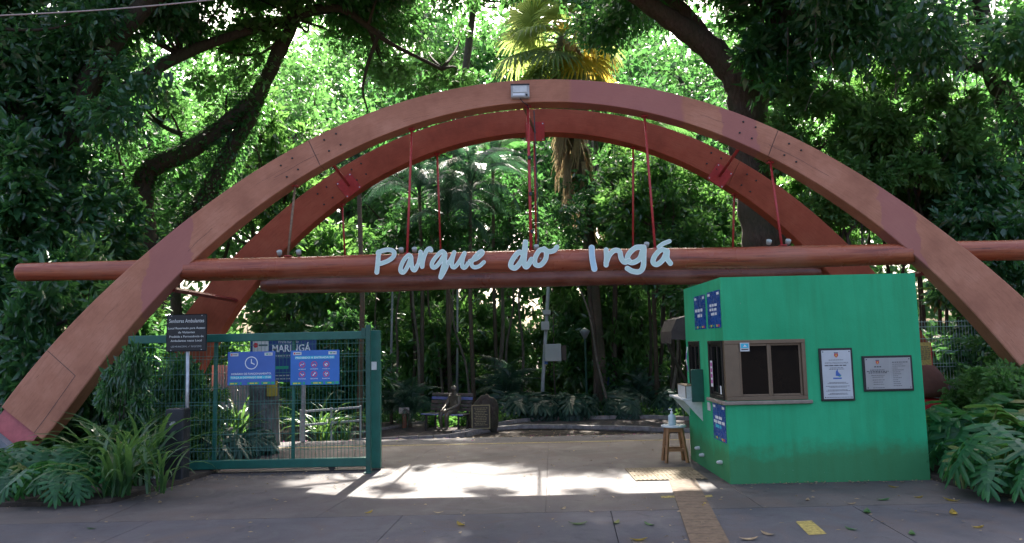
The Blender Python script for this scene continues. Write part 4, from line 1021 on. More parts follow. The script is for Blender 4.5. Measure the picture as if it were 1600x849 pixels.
# tree kinds (meshes shared by their copies)
K_MID = tree_kind(21, 8, 2.9, 6.6, 62, 95, (.19, .045), L_MID, BARK, .17)
K_DARK = tree_kind(22, 8, 3.1, 6.2, 58, 100, (.23, .052), L_DARK, BARK_D, .2)
K_LIME = tree_kind(23, 9, 3.0, 7.2, 70, 120, (.15, .045), L_LIME, BARK, .16, droop=.15)
K_SHRUB = tree_kind(24, 2.4, 1.5, 1.5, 44, 150, (.20, .042), L_GLOSS, BARK, .05, clump_r=.5, zflat=.95)
K_SHRUB2 = tree_kind(25, 2.4, 1.5, 1.45, 42, 150, (.24, .05), L_DARK, BARK_D, .05, clump_r=.5, zflat=.95, droop=.7, six=True)
K_BRIGHT = tree_kind(26, 2.6, 1.6, 2.1, 44, 150, (.23, .05), L_LIME, BARK, .06, clump_r=.55, zflat=.9, six=True)
def slender_kind(seed, H, mat, bark, r0):
    rg = np.random.default_rng(seed); C_ = shell(rg, 12, 1.15, (0, 0, H), .3, .8)
    P, D = clumps(rg, C_, rg.uniform(.4, .65, 12), 110, droop=.5); n = len(P)
    crown = leaf_cloud('crown', P, D, rg.uniform(.14, .26, n), rg.uniform(.03, .055, n), mat, seed)
    mb = MB(); pts = curve_pts([(0, 0, -.3), (rg.normal() * .12, rg.normal() * .1, H * .33), (rg.normal() * .2, rg.normal() * .2, H * .66), (0, 0, H + .3)], 18)
    mb.tube(pts, [lerp(r0, r0 * .5, i / (len(pts) - 1)) for i in range(len(pts))], 8)
    for c in C_[::3]: limb(mb, pts[-3], c, r0 * .3, .008, rg)
    return mb.mesh('trunk', bark, True), crown
K_SL = [slender_kind(31, 6.5, L_MID, BARK_L, .075), slender_kind(32, 7.2, L_DARK, BARK, .10), slender_kind(33, 5.6, L_DARK, BARK_L, .055)]

# ------------------------------------------------------------------ the named big trees
def branchy(name, label, paths, bark, leaf, clumps_at, lw, per, seed, sub=None, six=False, clump_r=.8, ctr=None, droop=.45, cat='tree'):
    e = empty(name, (0, 0, 0), label=label, cat=cat); rg = np.random.default_rng(seed); mb = MB()
    for pts, r0, r1 in paths:
        c = curve_pts([tuple(p) for p in pts], 10 * (len(pts) - 1)); n = len(c)
        mb.tube(c, [lerp(r0, r1, (i / (n - 1)) ** .9) * (1 + .06 * math.sin(i * 1.3 + seed)) for i in range(n)], 12)
    ends = [Vector(p[0][-1]) for p in paths] + [Vector(p[0][len(p[0]) // 2]) for p in paths]
    for c in clumps_at[:: max(1, len(clumps_at) // 26)]:
        q = min(ends, key=lambda s_: (s_ - Vector(c)).length)
        if (q - Vector(c)).length < 6: limb(mb, q, c, .05, .012, rg, sides=6)
    put('trunk', mb.mesh('trunk', bark, True), e)
    C_ = np.array(clumps_at); P, D = clumps(rg, C_, rg.uniform(clump_r * .65, clump_r * 1.25, len(C_)), per, droop=droop, ctr=ctr)
    k = sun_gap(P); P, D = P[k], D[k]
    n = len(P)
    put('crown', leaf_cloud('crown', P, D, rg.uniform(lw[0] * .45, lw[0] * 1.45, n), rg.uniform(lw[1] * .55, lw[1] * 1.35, n), leaf, seed, six=six), e)
    return e
def A(px, py, Y): return tuple(at(px, py, Y))
def region(rg, n, box_px, Y0, Y1):                    # clump centres filling a window of the view between two depths
    return [A(rg.uniform(box_px[0], box_px[2]), rg.uniform(box_px[1], box_px[3]), rg.uniform(Y0, Y1)) for _ in range(n)]
# openings in the high canopy through which the sun reaches the forecourt
LIT = [[(-2.95, 7.75), (-1.5, 7.62), (1.0, 7.62), (1.9, 8.0), (2.2, 9.0), (1.85, 9.7), (1.0, 9.95), (.1, 10.35), (-.7, 10.55), (-1.6, 10.15), (-2.2, 10.4), (-2.9, 9.9)],
       [(1.15, 10.75), (1.7, 10.95), (2.2, 10.6), (2.45, 10.9), (2.1, 11.3), (1.5, 11.6), (.9, 11.2)],
       [(-.2, 11.1), (.5, 10.9), (1.0, 10.5), (.6, 10.4), (-.1, 10.7)], [(1.9, 8.05), (2.35, 8.3), (2.3, 8.75), (2.0, 8.5)], [(-4.6, 6.2), (-3.5, 6.35), (-3.6, 6.65), (-4.6, 6.6)]]
def in_poly(x, y, poly_):
    r_ = np.zeros(len(x), bool); j = len(poly_) - 1
    for i in range(len(poly_)):
        xi, yi = poly_[i]; xj, yj = poly_[j]
        c = ((yi > y) != (yj > y)) & (x < (xj - xi) * (y - yi) / (yj - yi + 1e-12) + xi); r_ ^= c; j = i
    return r_
def sun_gap(P):                                       # keep only leaves whose shadow misses the lit patches
    g = P - np.array(SUN)[None, :] * (P[:, 2:3] / SUN.z)
    wob = .16 * np.sin(g[:, 0] * 5.1 + 1.3 * g[:, 1]) + .13 * np.sin(g[:, 1] * 7.3 - g[:, 0] * 3.7) + .10 * np.sin(g[:, 0] * 13 + g[:, 1] * 9)
    k = np.ones(len(P), bool)
    fleck = np.sin(3.1 * g[:, 0] + 1.7 * g[:, 1] + .6) * np.sin(2.9 * g[:, 1] - 1.9 * g[:, 0] + 1.4) + .45 * np.sin(6.3 * g[:, 0] + 4.1 * g[:, 1])
    thin = fleck < .80                                 # a few sprays of leaves stay inside the gap
    for pl in LIT: k &= ~(in_poly(g[:, 0] + wob * .8, g[:, 1] + wob, pl) & thin)
    for (px, py, Y, r_) in ((1290, 215, 16.2, 1.0), (1425, 250, 15.2, 1.05), (1330, 320, 14.8, .8), (1480, 300, 15.8, .8), (40, 345, 13.6, .55), (150, 390, 14.4, .5), (1570, 660, 10.3, .6), (400, 640, 13.5, .8)):
        v = P - np.array(at(px, py, Y)); al = v @ np.array(SUN); d = np.linalg.norm(v - al[:, None] * np.array(SUN), axis=1)
        k &= ~((al > .8) & (d < r_ * (1 + wob)))      # gaps above the bushes that stand in the sun
    return k
rgn = np.random.default_rng(5)
def canopy(x0, x1, g0, g1, z0, z1, n):                # high clumps, spread by where their shade falls
    out = []
    for _ in range(n):
        z = rgn.uniform(z0, z1); out.append((rgn.uniform(x0, x1), rgn.uniform(g0, g1) + z / math.tan(SUN_EL), z))
    return out
# overhanging tree on the left: dark foliage of the top left corner, its crown reaching over the forecourt
YL = 15.5
CL = region(rgn, 44, (-160, -60, 215, 210), 13.5, 17.5) + region(rgn, 8, (215, -60, 330, 60), 15, 17.5) + canopy(-10, .2, .5, 4, 10.6, 13.0, 80) + canopy(-10, .2, 4, 8.2, 10.6, 13.0, 170) + canopy(-4.8, -2.8, 8.2, 11, 10.6, 13.0, 22)
branchy('shade_tree', 'large dark tree at the left edge spreading over the entrance', [([(-10.2, 15.5, -.8), (-9.9, 15.3, 2.5), (-9.3, 15, 6), (-7.5, 14.8, 9), (-4, 15, 11)], .42, .12),
        ([(-9.4, 15, 5.5), (-10.5, 13.5, 8), (-9.5, 11.5, 10.5)], .22, .08), ([(-9.3, 15, 6), (-7.6, 16.5, 8.5), (-4, 19, 11)], .2, .07)], BARK_D, L_DARK, CL, (.195, .044), 520, 51, clump_r=1.05)
CR = region(rgn, 50, (1280, -80, 1760, 90), 12.5, 17) + region(rgn, 18, (1510, 60, 1760, 330), 14, 18) + canopy(.2, 10, .5, 4, 10.6, 13.0, 80) + canopy(.2, 9, 4, 8.2, 10.6, 13.0, 150) + canopy(2.4, 4.8, 8.2, 11, 10.6, 13.0, 22)
rt = branchy('shade_tree', 'large dark tree at the right edge with hanging aerial roots', [([A(1680, 700, 15.5), A(1660, 420, 15.5), A(1610, 240, 15.5), A(1550, 110, 15.3), A(1500, -40, 15), (6, 14.5, 11)], .36, .1),
        ([A(1610, 240, 15.5), A(1640, 80, 15.8), (11, 16.5, 10.5)], .2, .07), ([A(1550, 110, 15.3), (7.5, 17, 9.2), (4.5, 18, 11)], .16, .06)], BARK_D, L_DARK, CR, (.195, .044), 520, 52, clump_r=1.05)
for k in range(22):                                   # aerial roots hanging out of the right crown
    px = rgn.uniform(1230, 1560); py = rgn.uniform(-10, 90); L_ = rgn.uniform(70, 230); Y = rgn.uniform(14.5, 16.5)
    MB().tube([A(px + rgn.normal() * 9 * t, py + L_ * t, Y) for t in np.linspace(0, 1, 8)], [lerp(.018, .007, t) for t in np.linspace(0, 1, 8)], 5).build('aerial_root', BARK_L, rt)
# forked, creeper-clad tree behind the left arch leg; its branch arches bare along the top
Y1 = 18.0
CF = region(rgn, 26, (330, -60, 620, 60), 17, 20) + region(rgn, 26, (180, 30, 420, 170), 17, 20) + region(rgn, 16, (560, 40, 720, 140), 18, 20)
def fk(pts, r0, r1): return ([A(x, y, Y) for x, y, Y in pts], r0, r1)
forked = branchy('forked_tree', 'creeper-clad forked tree with two thick crossing stems behind the arch', [
    fk([(235, 690, Y1), (240, 560, Y1), (238, 430, Y1), (222, 330, Y1), (232, 268, Y1), (290, 238, Y1), (350, 197, Y1), (400, 150, Y1), (435, 85, Y1), (462, 30, Y1 + .3)], .35, .14),
    fk([(238, 460, Y1), (285, 370, Y1 + .2), (322, 310, Y1 + .3), (360, 235, Y1 + .2), (398, 170, Y1 + .1), (440, 60, Y1)], .33, .13),
    fk([(440, 75, Y1), (470, 22, Y1), (530, 14, Y1 - .2), (575, 42, Y1 - .3), (610, 68, Y1 - .3), (690, 108, Y1 - .4)], .14, .035),
    fk([(590, 58, Y1 - .3), (575, 100, Y1 - .3), (567, 140, Y1 - .2), (575, 175, Y1)], .055, .02),
    fk([(355, 205, Y1), (290, 210, Y1 + .5), (250, 195, Y1 + .8), (225, 178, Y1 + 1)], .10, .03)], BARK_D, L_LIME, CF, (.17, .05), 230, 53, clump_r=.75, droop=.2)
vp = []; vd = []
for (pts, r_) in (([(238, 560), (225, 330), (232, 268), (290, 238), (350, 197), (400, 150)], .36), ([(238, 460), (285, 370), (322, 310), (360, 235), (398, 170)], .36)):
    c = curve_pts([A(x, y, Y1 + .1) for x, y in pts], 120)
    for p in c:
        for _ in range(22):
            v = rgn.normal(size=3); v /= np.linalg.norm(v); vp.append(p + v * r_); vd.append(v + np.array([0, 0, -.6]))
vp, vd = np.array(vp), np.array(vd)
put('creeper', leaf_cloud('creeper', vp, vd, rgn.uniform(.08, .16, len(vp)), rgn.uniform(.03, .05, len(vp)), L_DARK, 9), forked, kind='stuff')
# massive trunk behind the right arch
Y2 = 17.6
CB = region(rgn, 26, (1150, -70, 1330, 70), 16, 18.5) + region(rgn, 8, (1180, 60, 1300, 120), 15.8, 16.8)
branchy('big_trunk_tree', 'massive brown-trunked tree forking behind the right of the arches', [
    fk([(1215, 700, Y2), (1208, 480, Y2), (1200, 400, Y2), (1182, 300, Y2), (1165, 205, Y2), (1158, 135, Y2), (1120, 85, Y2), (1075, 50, Y2 - .2), (1020, 12, Y2 - .5), (960, -30, Y2 - .7)], .70, .16),
    fk([(1168, 215, Y2), (1185, 130, Y2), (1205, 70, Y2), (1225, -30, Y2)], .42, .22),
    fk([(1120, 85, Y2), (1080, 30, Y2), (1040, -10, Y2), (980, -60, Y2)], .2, .12)], BARK, L_DARK, CB, (.28, .06), 210, 54, clump_r=.8)

YE = 27.5                                             # added tree, its unseen crown placed to shade the rear forecourt
CE = canopy(-2.9, 2.6, 10.7, 12.8, 14.6, 16.6, 40)
branchy('added_shade_tree', 'tall straight tree added far behind, its unseen crown shading the forecourt', [([(-2.3, YE, LOW - .3), (-2.2, YE, 5), (-1.9, YE, 10), (-1.2, YE - .3, 15)], .26, .12)], BARK, L_MID, CE, (.26, .06), 260, 55, clump_r=1.0)
# ------------------------------------------------------------------ palms
def fan_frond_mesh(seed, mat, dead=False):
    rg = np.random.default_rng(seed); mb = MB(); pl = .9 if not dead else .5
    pts = [(t * pl, 0, .10 * math.sin(t * 2)) for t in np.linspace(0, 1, 5)]; mb.tube(pts, [.022, .018, .015, .013, .012], 5)
    n = 30
    for k in range(n):
        a = lerp(-2.15, 2.15, k / (n - 1)); L = (1.0 - .18 * abs(a) / 2.15) * rg.uniform(.9, 1.05)
        d = np.array([math.cos(a), math.sin(a), .0]); s_ = np.array([-math.sin(a), math.cos(a), 0]); o = np.array([pl, 0, .1 * math.sin(2)])
        prev = None; droop = rg.uniform(.25, .5)
        for j, (t, w) in enumerate(((.06, .008), (.35, .035), (.6, .034), (.82, .018), (1.0, .002))):
            z = -(droop * max(0, t - .4) ** 1.5 * 1.6); rr = t * (1 - .3 * max(0, t - .6))
            c = o + d * L * rr + np.array([0, 0, z + .03 * math.cos(a)]); e = (c + s_ * w + [0, 0, w * .5], c - s_ * w + [0, 0, w * .5], c)
            if prev is not None: mb.add([prev[0], prev[2], prev[1], e[1], e[2], e[0]], [(0, 1, 4, 5), (1, 2, 3, 4)])
            prev = e
    return mb.mesh('frond', mat)
FANM = [fan_frond_mesh(1, L_FAN), fan_frond_mesh(2, L_FAN)]; GOLDM = fan_frond_mesh(3, L_GOLD)
def dead_skirt_mesh(seed):
    rg = np.random.default_rng(seed); mb = MB()
    for k in range(26):
        a = rg.normal() * .5; w = rg.uniform(.012, .035); L = rg.uniform(.8, 1.5); x0 = rg.uniform(0, .12); prev = None
        for t in np.linspace(0, 1, 5):
            c = np.array([x0 + .30 * math.sin(t * 2.0) + rg.normal() * .012, a * .28 * t + rg.normal() * .02, -L * t]); ww = w * (1 - .75 * t)
            e = (c + [0, ww, 0], c - [0, ww, 0])
            if prev is not None: mb.add([prev[0], prev[1], e[1], e[0]], [(0, 1, 2, 3)])
            prev = e
    return mb.mesh('dead_frond', L_DRY)
DEADM = [dead_skirt_mesh(1), dead_skirt_mesh(2)]
YP = 24.6
fp = empty('fan_palm', (0, 0, 0), label='tall fan palm with a shaggy skirt of dead fronds behind the arch crown', cat='palm')
ptr = curve_pts([A(942, 660, YP), A(936, 560, YP), A(925, 430, YP), A(912, 300, YP), A(893, 190, YP), A(882, 100, YP), A(878, 60, YP)], 48)
MB().tube(ptr, [lerp(.22, .19, i / (len(ptr) - 1)) for i in range(len(ptr))], 12).build('trunk', BARK_P, fp, smooth=True)
top = Vector(A(878, 62, YP)); rp = random.Random(4)
for k in range(42):
    az = 2 * math.pi * k * .382; el = lerp(1.2, -1.2, (k / 41) ** .8)
    gold = el < -.15 and math.cos(az) > .1 and rp.random() < .35
    put('frond', GOLDM if gold else FANM[k % 2], fp, top + Vector((0, 0, .35 - k * .022)), (rp.uniform(-.7, .7), -el, az), rp.uniform(1.3, 1.65))
for k in range(64):
    i = int(lerp(len(ptr) * .97, len(ptr) * .50, k / 64)); p = Vector(ptr[min(i, len(ptr) - 1)]); az = rp.uniform(0, 6.28)
    put('dead_frond', DEADM[k % 2], fp, p + Vector((math.cos(az), math.sin(az), 0)) * .2, (rp.uniform(-.12, .12), rp.uniform(-.15, .1), az), (lerp(1.5, .8, k / 64), 1.35, rp.uniform(1.0, 1.45)))
def feather_mesh(seed, mat, n=34, droop=1.0, ll=.5):
    rg = np.random.default_rng(seed); mb = MB(); L = 2.2; P_ = []
    for t in np.linspace(0, 1, 12): P_.append(np.array([L * (t - .18 * t * t), 0, .75 * math.sin(t * 2.1) * .8 - droop * .9 * t ** 2.4]))
    mb.tube(P_, [lerp(.022, .004, i / 11) for i in range(12)], 5)
    for k in range(n):
        t = .12 + .86 * k / (n - 1); i = min(10, int(t * 11)); f = t * 11 - i; p = P_[i] * (1 - f) + P_[i + 1] * f; tg = P_[i + 1] - P_[i]; tg /= np.linalg.norm(tg)
        l_ = ll * (math.sin(math.pi * (t * .85 + .12)) ** .7) * rg.uniform(.9, 1.1)
        for sd in (-1, 1):
            d = np.array([0, sd, 0]) * .85 + tg * .55; d /= np.linalg.norm(d); w = .022; up = np.array([0, 0, 1.0])
            q1 = p + d * l_ * .5 + up * .02; q2 = p + d * l_ + up * (-.22 * droop * l_ / .5)
            wv = tg * w
            mb.add([p, q1 + wv, q2, q1 - wv], [(0, 1, 2, 3)])
    return mb.mesh('frond', mat)
FE = [feather_mesh(1, L_BLUE), feather_mesh(2, L_BLUE, droop=1.5), feather_mesh(3, L_MID, droop=1.2)]
FEG = [feather_mesh(4, L_LIME, droop=1.1)]
def feather_palm(name, base, topz, nf, sc_, label, meshes, seed, stem_r=.07, group=None, el0=1.2, el1=-.2):
    rp = random.Random(seed); x, y = base; z0 = ground_z(y)
    e = empty(name, (x, y, z0 - .05), label=label, cat='palm', group=group); h = topz - z0
    MB().tube([(0, 0, 0), (rp.uniform(-.1, .1), 0, h * .5), (0, 0, h)], [stem_r * 1.25, stem_r, stem_r * .9], 9).build('trunk', BARK_P, e, smooth=True)
    for k in range(nf):
        put('frond', meshes[k % len(meshes)], e, (0, 0, h - .03 * k * sc_), (rp.uniform(-.2, .2), -lerp(el0, el1, k / max(1, nf - 1)), 2.4 * k + rp.uniform(-.3, .3)), sc_ * rp.uniform(.85, 1.1))
    return e
for i, (px, py, Y, nf, sc_, lb, ms) in enumerate([
        (655, 290, 23.5, 15, 1.05, 'blue-green feather palm under the arch, left of the middle rods', FE[:2]), (735, 280, 23, 16, 1.05, 'blue-green feather palm with drooping fronds behind the middle rods', FE[:2]),
        (560, 265, 17.5, 11, .62, 'feather palm with its head showing between the two arches', FE[:2]), (770, 255, 26, 14, 1.0, 'shaded feather palm behind the dead skirt of the fan palm', [FE[1], FE[2]]),
        (700, 330, 23.5, 14, .9, 'lower feather palm in the shade under the rear arch', FE[:2]), (1010, 205, 23, 13, .8, 'bright green feather palm between the arches on the booth side', FEG)]):
    q = at(px, py, Y); feather_palm('feather_palm', (q.x, Y), q.z, nf, sc_, lb, ms, i, .06)
for i, (px, py, Y, sc_, lb) in enumerate([(640, 600, 20.5, .62, 'clumping palm behind the small white sign'), (612, 610, 21.5, .55, 'clumping palm beside the gate end'), (795, 590, 24, .85, 'dark clumping palm behind the statue rock'),
                                     (745, 570, 25.5, .85, 'dark clumping palm behind the park bench'), (1000, 600, 24, .6, 'clumping palm in the shade left of the booth')]):
    q = at(px, py, Y); feather_palm('clumping_palm', (q.x, Y), ground_z(Y) + .5, 16, sc_, lb, FE[:2], 40 + i, .05, el0=1.45, el1=.35)

# ------------------------------------------------------------------ wood behind: trees one can tell apart, then the far mass
tr = random.Random(12)
back = [  # x, Y, kind, scale
 (-15, 20, 'D', 1.2), (-12.5, 23, 'D', 1.35), (-10.8, 21, 'M', 1.05), (-9.6, 29, 'L', 1.55), (10.8, 27, 'M', 1.4), (13.4, 21.5, 'D', 1.2), (16, 25, 'D', 1.4), (17.5, 20, 'D', 1.3), (-18.5, 25, 'D', 1.5), (-15, 33, 'M', 1.8), (13.5, 34, 'L', 1.8),
 (-22, 44, 'M', 2.3), (-13, 43, 'L', 2.3), (-6.5, 46, 'L', 2.4), (-.5, 44, 'L', 2.3), (-3.6, 33, 'M', 1.7), (4.6, 33, 'M', 1.75), (8.5, 39, 'M', 2.1), (-2, 39, 'M', 2.0), (2.2, 41, 'M', 2.1), (-9, 39, 'M', 2.0), (5.5, 47, 'M', 2.5), (11, 44, 'L', 2.3), (19, 44, 'M', 2.4), (-10, 53, 'M', 2.9), (-3.5, 54, 'L', 2.9), (12.5, 47, 'M', 2.7), (-3, 49, 'M', 2.8), (3, 53, 'L', 2.9), (10, 54, 'M', 2.9), (25, 52, 'L', 2.9), (-25, 54, 'L', 2.9)]
KK = {'D': (K_DARK, 'dark evergreen tree in the wood behind the portal', 'dark evergreens of the wood'), 'M': (K_MID, 'mid green leafy tree in the wood behind the portal', 'mid green trees of the wood'), 'L': (K_LIME, 'tall tree with sunlit yellow-green crown behind the arches', 'sunlit trees of the wood')}
ORD = 'leftmost second third fourth fifth sixth seventh eighth ninth tenth eleventh twelfth thirteenth fourteenth fifteenth sixteenth seventeenth eighteenth nineteenth twentieth twenty-first twenty-second twenty-third twenty-fourth twenty-fifth twenty-sixth twenty-seventh twenty-eighth twenty-ninth thirtieth'.split()
def nth(i): return ORD[i] + (' of them' if i == 0 else ' from the left')
cnt = {}
for x, y, k, s_ in sorted(back, key=lambda t: t[0] / t[1]):
    kk = KK[k]; n_ = cnt.get(k, 0); cnt[k] = n_ + 1
    plant_tree(kk[0], 'woodland_tree', x, y, s_ * tr.uniform(.95, 1.05), tr.uniform(0, 6.28), kk[1] + ', ' + ORD[n_] + (' of them' if n_ == 0 else ' from the left'), group=kk[2])
sl_lab = 'slender bare-stemmed tree in the thicket behind the kerb'
for i, (x, y) in enumerate(sorted([(lerp(-5.2, 7.4, (j + tr.uniform(.1, .9)) / 24), tr.uniform(21.9, 26.5)) for j in range(24)], key=lambda t: t[0] / t[1])):
    k = K_SL[tr.randrange(3)]
    if abs(x - .9) < .25 and y < 23 or .045 < x / y < .105 and y < 25: continue
    e = plant_tree(k, 'slender_tree', x, y, tr.uniform(.85, 1.2), tr.uniform(0, 6.28), sl_lab + ', ' + ORD[i] + (' of them' if i == 0 else ' from the left'), group='slender trees of the thicket', lean=(tr.uniform(-.08, .08), tr.uniform(-.3, .16)))
    if i % 2: e.children[1].scale = (.72, .72, .85)
    if .030 < x / y < .105: e.children[1].scale = (.5, .5, .62)
# bushes: right of the arch, left behind the log, along the beds
for i, (px, py, Y, k, s_, lb) in enumerate([
    (1285, 230, 16.2, K_BRIGHT, .80, 'bright yellow-green bush above the right arch leg, nearest the big trunk'), (1420, 265, 15.2, K_BRIGHT, .85, 'bright yellow-green bush right of the arch, above the log'), (1330, 330, 14.8, K_BRIGHT, .55, 'sunlit bush low between the right arch leg and the rear arch'),
    (1480, 310, 15.8, K_SHRUB, .95, 'glossy dark bush over the log at the right'), (1380, 180, 17.5, K_SHRUB, 1.0, 'glossy bush hanging under the right tree crown'), (1560, 330, 15, K_SHRUB2, 1.0, 'dark drooping bush at the right edge above the log'), (1250, 340, 19.5, K_SHRUB, 1.0, 'glossy bush behind the base of the big trunk'),
    (30, 310, 13.8, K_SHRUB2, .95, 'dark drooping bush at the left edge above the log'), (120, 360, 14.5, K_SHRUB2, .78, 'dark drooping bush left of the forked stems'), (40, 470, 12.6, K_SHRUB2, .95, 'dark bush below the left log end'), (130, 500, 13.2, K_SHRUB, .9, 'glossy bush behind the left arch leg'),
    (165, 560, 12.4, K_SHRUB2, .7, 'shaded bush behind the black notice'), (330, 590, 16.5, K_SHRUB, .8, 'glossy bush behind the gate under the rear arch leg'), (20, 180, 15, K_SHRUB2, 1.2, 'dark bush high at the left edge'), (80, 90, 16, K_SHRUB2, 1.1, 'dark hanging foliage mass at the upper left'),
    (1040, 330, 22.5, K_SHRUB, 1.25, 'speckled glossy bush under the rear arch beside the booth'), (1000, 310, 25, K_SHRUB, 1.2, 'speckled glossy bush right of the fan palm trunk'), (1090, 420, 21, K_SHRUB, 1.0, 'glossy bush just over the booth roof'), (1520, 480, 13.8, K_SHRUB2, .8, 'dark bush behind the wire fence on the right'),
    (1600, 560, 11.5, K_SHRUB, .55, 'glossy bush under the right arch leg'), (480, 430, 22, K_SHRUB, 1.3, 'bush seen between the gate and the rear log'), (400, 250, 22.5, K_SHRUB, 1.4, 'bush behind the left arch above the log'), (520, 560, 19.5, K_SHRUB2, .9, 'dark bush behind the gate end')]):
    q = at(px, py, Y); z_ = q.z - 1.5 * s_
    e = plant_tree(k, 'bush', q.x, Y, s_, i * 1.7, lb, cat='bush', z=z_ if z_ > ground_z(Y) + .2 else ground_z(Y))
    if z_ > ground_z(Y) + .25:                        # raised on its own stems
        mb = MB(); rg = np.random.default_rng(i)
        h = (z_ - ground_z(Y)) / s_
        for _ in range(3): limb(mb, (rg.normal() * .15, rg.normal() * .15, -h), (rg.normal() * .3, rg.normal() * .3, 1.2), .06, .03, rg)
        mb.build('stem', BARK_D, e, smooth=True)
# far mass of leaves
def far_wood():
    rg = np.random.default_rng(77); n = 58000
    x = rg.uniform(-34, 34, n); y = rg.uniform(33, 43, n); z = rg.uniform(-1, 1, n)
    top_ = 9.5 + 1.5 * np.sin(x * .35) + 1.2 * np.sin(x * .9 + 1); z = -1 + (top_ + 1) * rg.uniform(0, 1, n) ** 1.1
    dens = np.sin(x * 1.1 + 2 * np.sin(z * .6)) + np.sin(z * 1.4 + x * .5) + np.sin(x * .53 - z * .8 + y * .5)
    k = dens > rg.uniform(-2.2, 1.2, n)
    P = np.stack([x, y, z], 1)[k]; D = rg.normal(size=P.shape) + np.array([0, -.3, -.5]); m = len(P)
    put('far_wood', leaf_cloud('far_wood', P, D, rg.uniform(.35, .65, m), rg.uniform(.12, .2, m), L_MID, 78), kind='stuff', label='mass of sunlit foliage far back in the wood')
far_wood()
#@@PLANTS
# ------------------------------------------------------------------ thicket filling the shade under the trees
th = random.Random(3)
for i, (x, y) in enumerate(sorted([(th.uniform(-7, 9), th.uniform(25.5, 32)) for _ in range(13)], key=lambda t: t[0] / t[1])):
    plant_tree(K_SHRUB if i % 2 else K_BRIGHT, 'thicket_bush', x, y, th.uniform(.7, 1.25), th.uniform(0, 6), 'bush in the shaded thicket far behind the kerb, ' + nth(i), cat='bush', group='bushes of the far thicket', sz=th.uniform(1, 1.5))
# ------------------------------------------------------------------ lobed and strap-leaved plants
def philo_leaf_mesh(seed, mat=L_PHILO, pet=.45):
    rg = np.random.default_rng(seed); mb = MB(); L = .34; tilt = rg.uniform(.45, .95); bend = rg.uniform(.1, .35)
    pts = [(pet * t * t * .45, 0, pet * t * (1.15 - .15 * t)) for t in np.linspace(0, 1, 5)]; mb.tube(pts, [.011, .009, .008, .007, .006], 5)
    o = np.array(pts[-1]); sv = np.array([0, 1.0, 0])
    def fw(t): a = tilt + bend * t; return np.array([math.cos(a), 0, -math.sin(a)])
    def mid(t): return o + fw(t * .5) * L * t
    nv = np.array([math.sin(tilt), 0, math.cos(tilt)]); k = 6
    for sd in (-1, 1):
        for j in range(k):                                # finger lobes with open gaps between them
            t0 = -.14 + .92 * j / k; a = lerp(2.05, .5, j / (k - 1)); l_ = L * (.68 - .06 * abs(j - 2)) * rg.uniform(.88, 1.1)
            d = math.cos(a) * fw(t0) + sd * math.sin(a) * sv - nv * rg.uniform(.05, .3); w_ = (-math.sin(a) * fw(t0) + sd * math.cos(a) * sv)
            bs_ = mid(t0 + .05); pr = None
            for (u, w) in ((.0, .016), (.3, .020), (.62, .026), (.88, .019), (1.0, .004)):
                c = bs_ + d * l_ * u - nv * .05 * u * u; e = (c + w_ * w, c + nv * .006, c - w_ * w)
                if pr is not None: mb.add([pr[0], pr[1], pr[2], e[2], e[1], e[0]], [(0, 1, 4, 5), (1, 2, 3, 4)])
                pr = e
        mb.add([mid(-.14), mid(.3), mid(.75), mid(.75) + sv * sd * .025, mid(.3) + sv * sd * .075 - nv * .01, mid(-.14) + sv * sd * .06 - nv * .012], [(0, 1, 4, 5), (1, 2, 3, 4)])
    pr = None
    for (t, w) in ((.7, .022), (.95, .028), (1.2, .018), (1.32, .003)):
        c = mid(t); e = (c + sv * w, c + nv * .005, c - sv * w)
        if pr is not None: mb.add([pr[0], pr[1], pr[2], e[2], e[1], e[0]], [(0, 1, 4, 5), (1, 2, 3, 4)])
        pr = e
    return mb.mesh('leaf', mat)
PH = [philo_leaf_mesh(i) for i in range(4)]; PHB = [philo_leaf_mesh(i + 9, L_BLUE, .3) for i in range(3)]
def philodendron(x, y, z, n, sc_, seed, label, meshes=PH, name='lobed_plant', group=None, spread=(.25, 1.25)):
    rp = random.Random(seed); e = empty(name, (x, y, z), label=label, cat='plant', group=group)
    for k in range(n):
        el = lerp(spread[0], spread[1], (k + .5) / n)
        put('leaf', meshes[k % len(meshes)], e, (rp.uniform(-.05, .05), rp.uniform(-.05, .05), 0), (rp.uniform(-.25, .25), el * .6 - .3, 2.4 * k + rp.uniform(-.35, .35)), sc_ * rp.uniform(.75, 1.2))
    return e
def strap_mesh(seed):
    rg = np.random.default_rng(seed); mb = MB(); L = .95; b_ = rg.uniform(.7, 1.5); prev = None
    for i, t in enumerate(np.linspace(0, 1, 9)):
        ang = 1.45 - b_ * 1.35 * t ** 1.7
        if i == 0: p = np.array([0, 0, 0.0])
        else: p = prev[3] + np.array([math.cos(ang), 0, math.sin(ang)]) * L / 8
        w = .024 * (math.sin(math.pi * min(1, t * .9 + .12)) ** .6) * (1 if t < .98 else .2)
        e = (p + [0, w, w * .35], p, p + [0, -w, w * .35], p)
        if prev is not None: mb.add([prev[0], prev[1], prev[2], e[2], e[1], e[0]], [(0, 1, 4, 5), (1, 2, 3, 4)])
        prev = e
    return mb.mesh('leaf', L_STRAP)
STR = [strap_mesh(i) for i in range(5)]
def strap_plant(x, y, z, n, sc_, seed, label, group=None):
    rp = random.Random(seed); e = empty('strap_leaf_plant', (x, y, z), label=label, cat='plant', group=group)
    for k in range(n): put('leaf', STR[k % 5], e, (rp.uniform(-.13, .13), rp.uniform(-.13, .13), 0), (rp.uniform(-.2, .2), rp.uniform(-.25, .45), rp.uniform(0, 6.28)), sc_ * rp.uniform(.7, 1.25))
    return e
BZ = .05
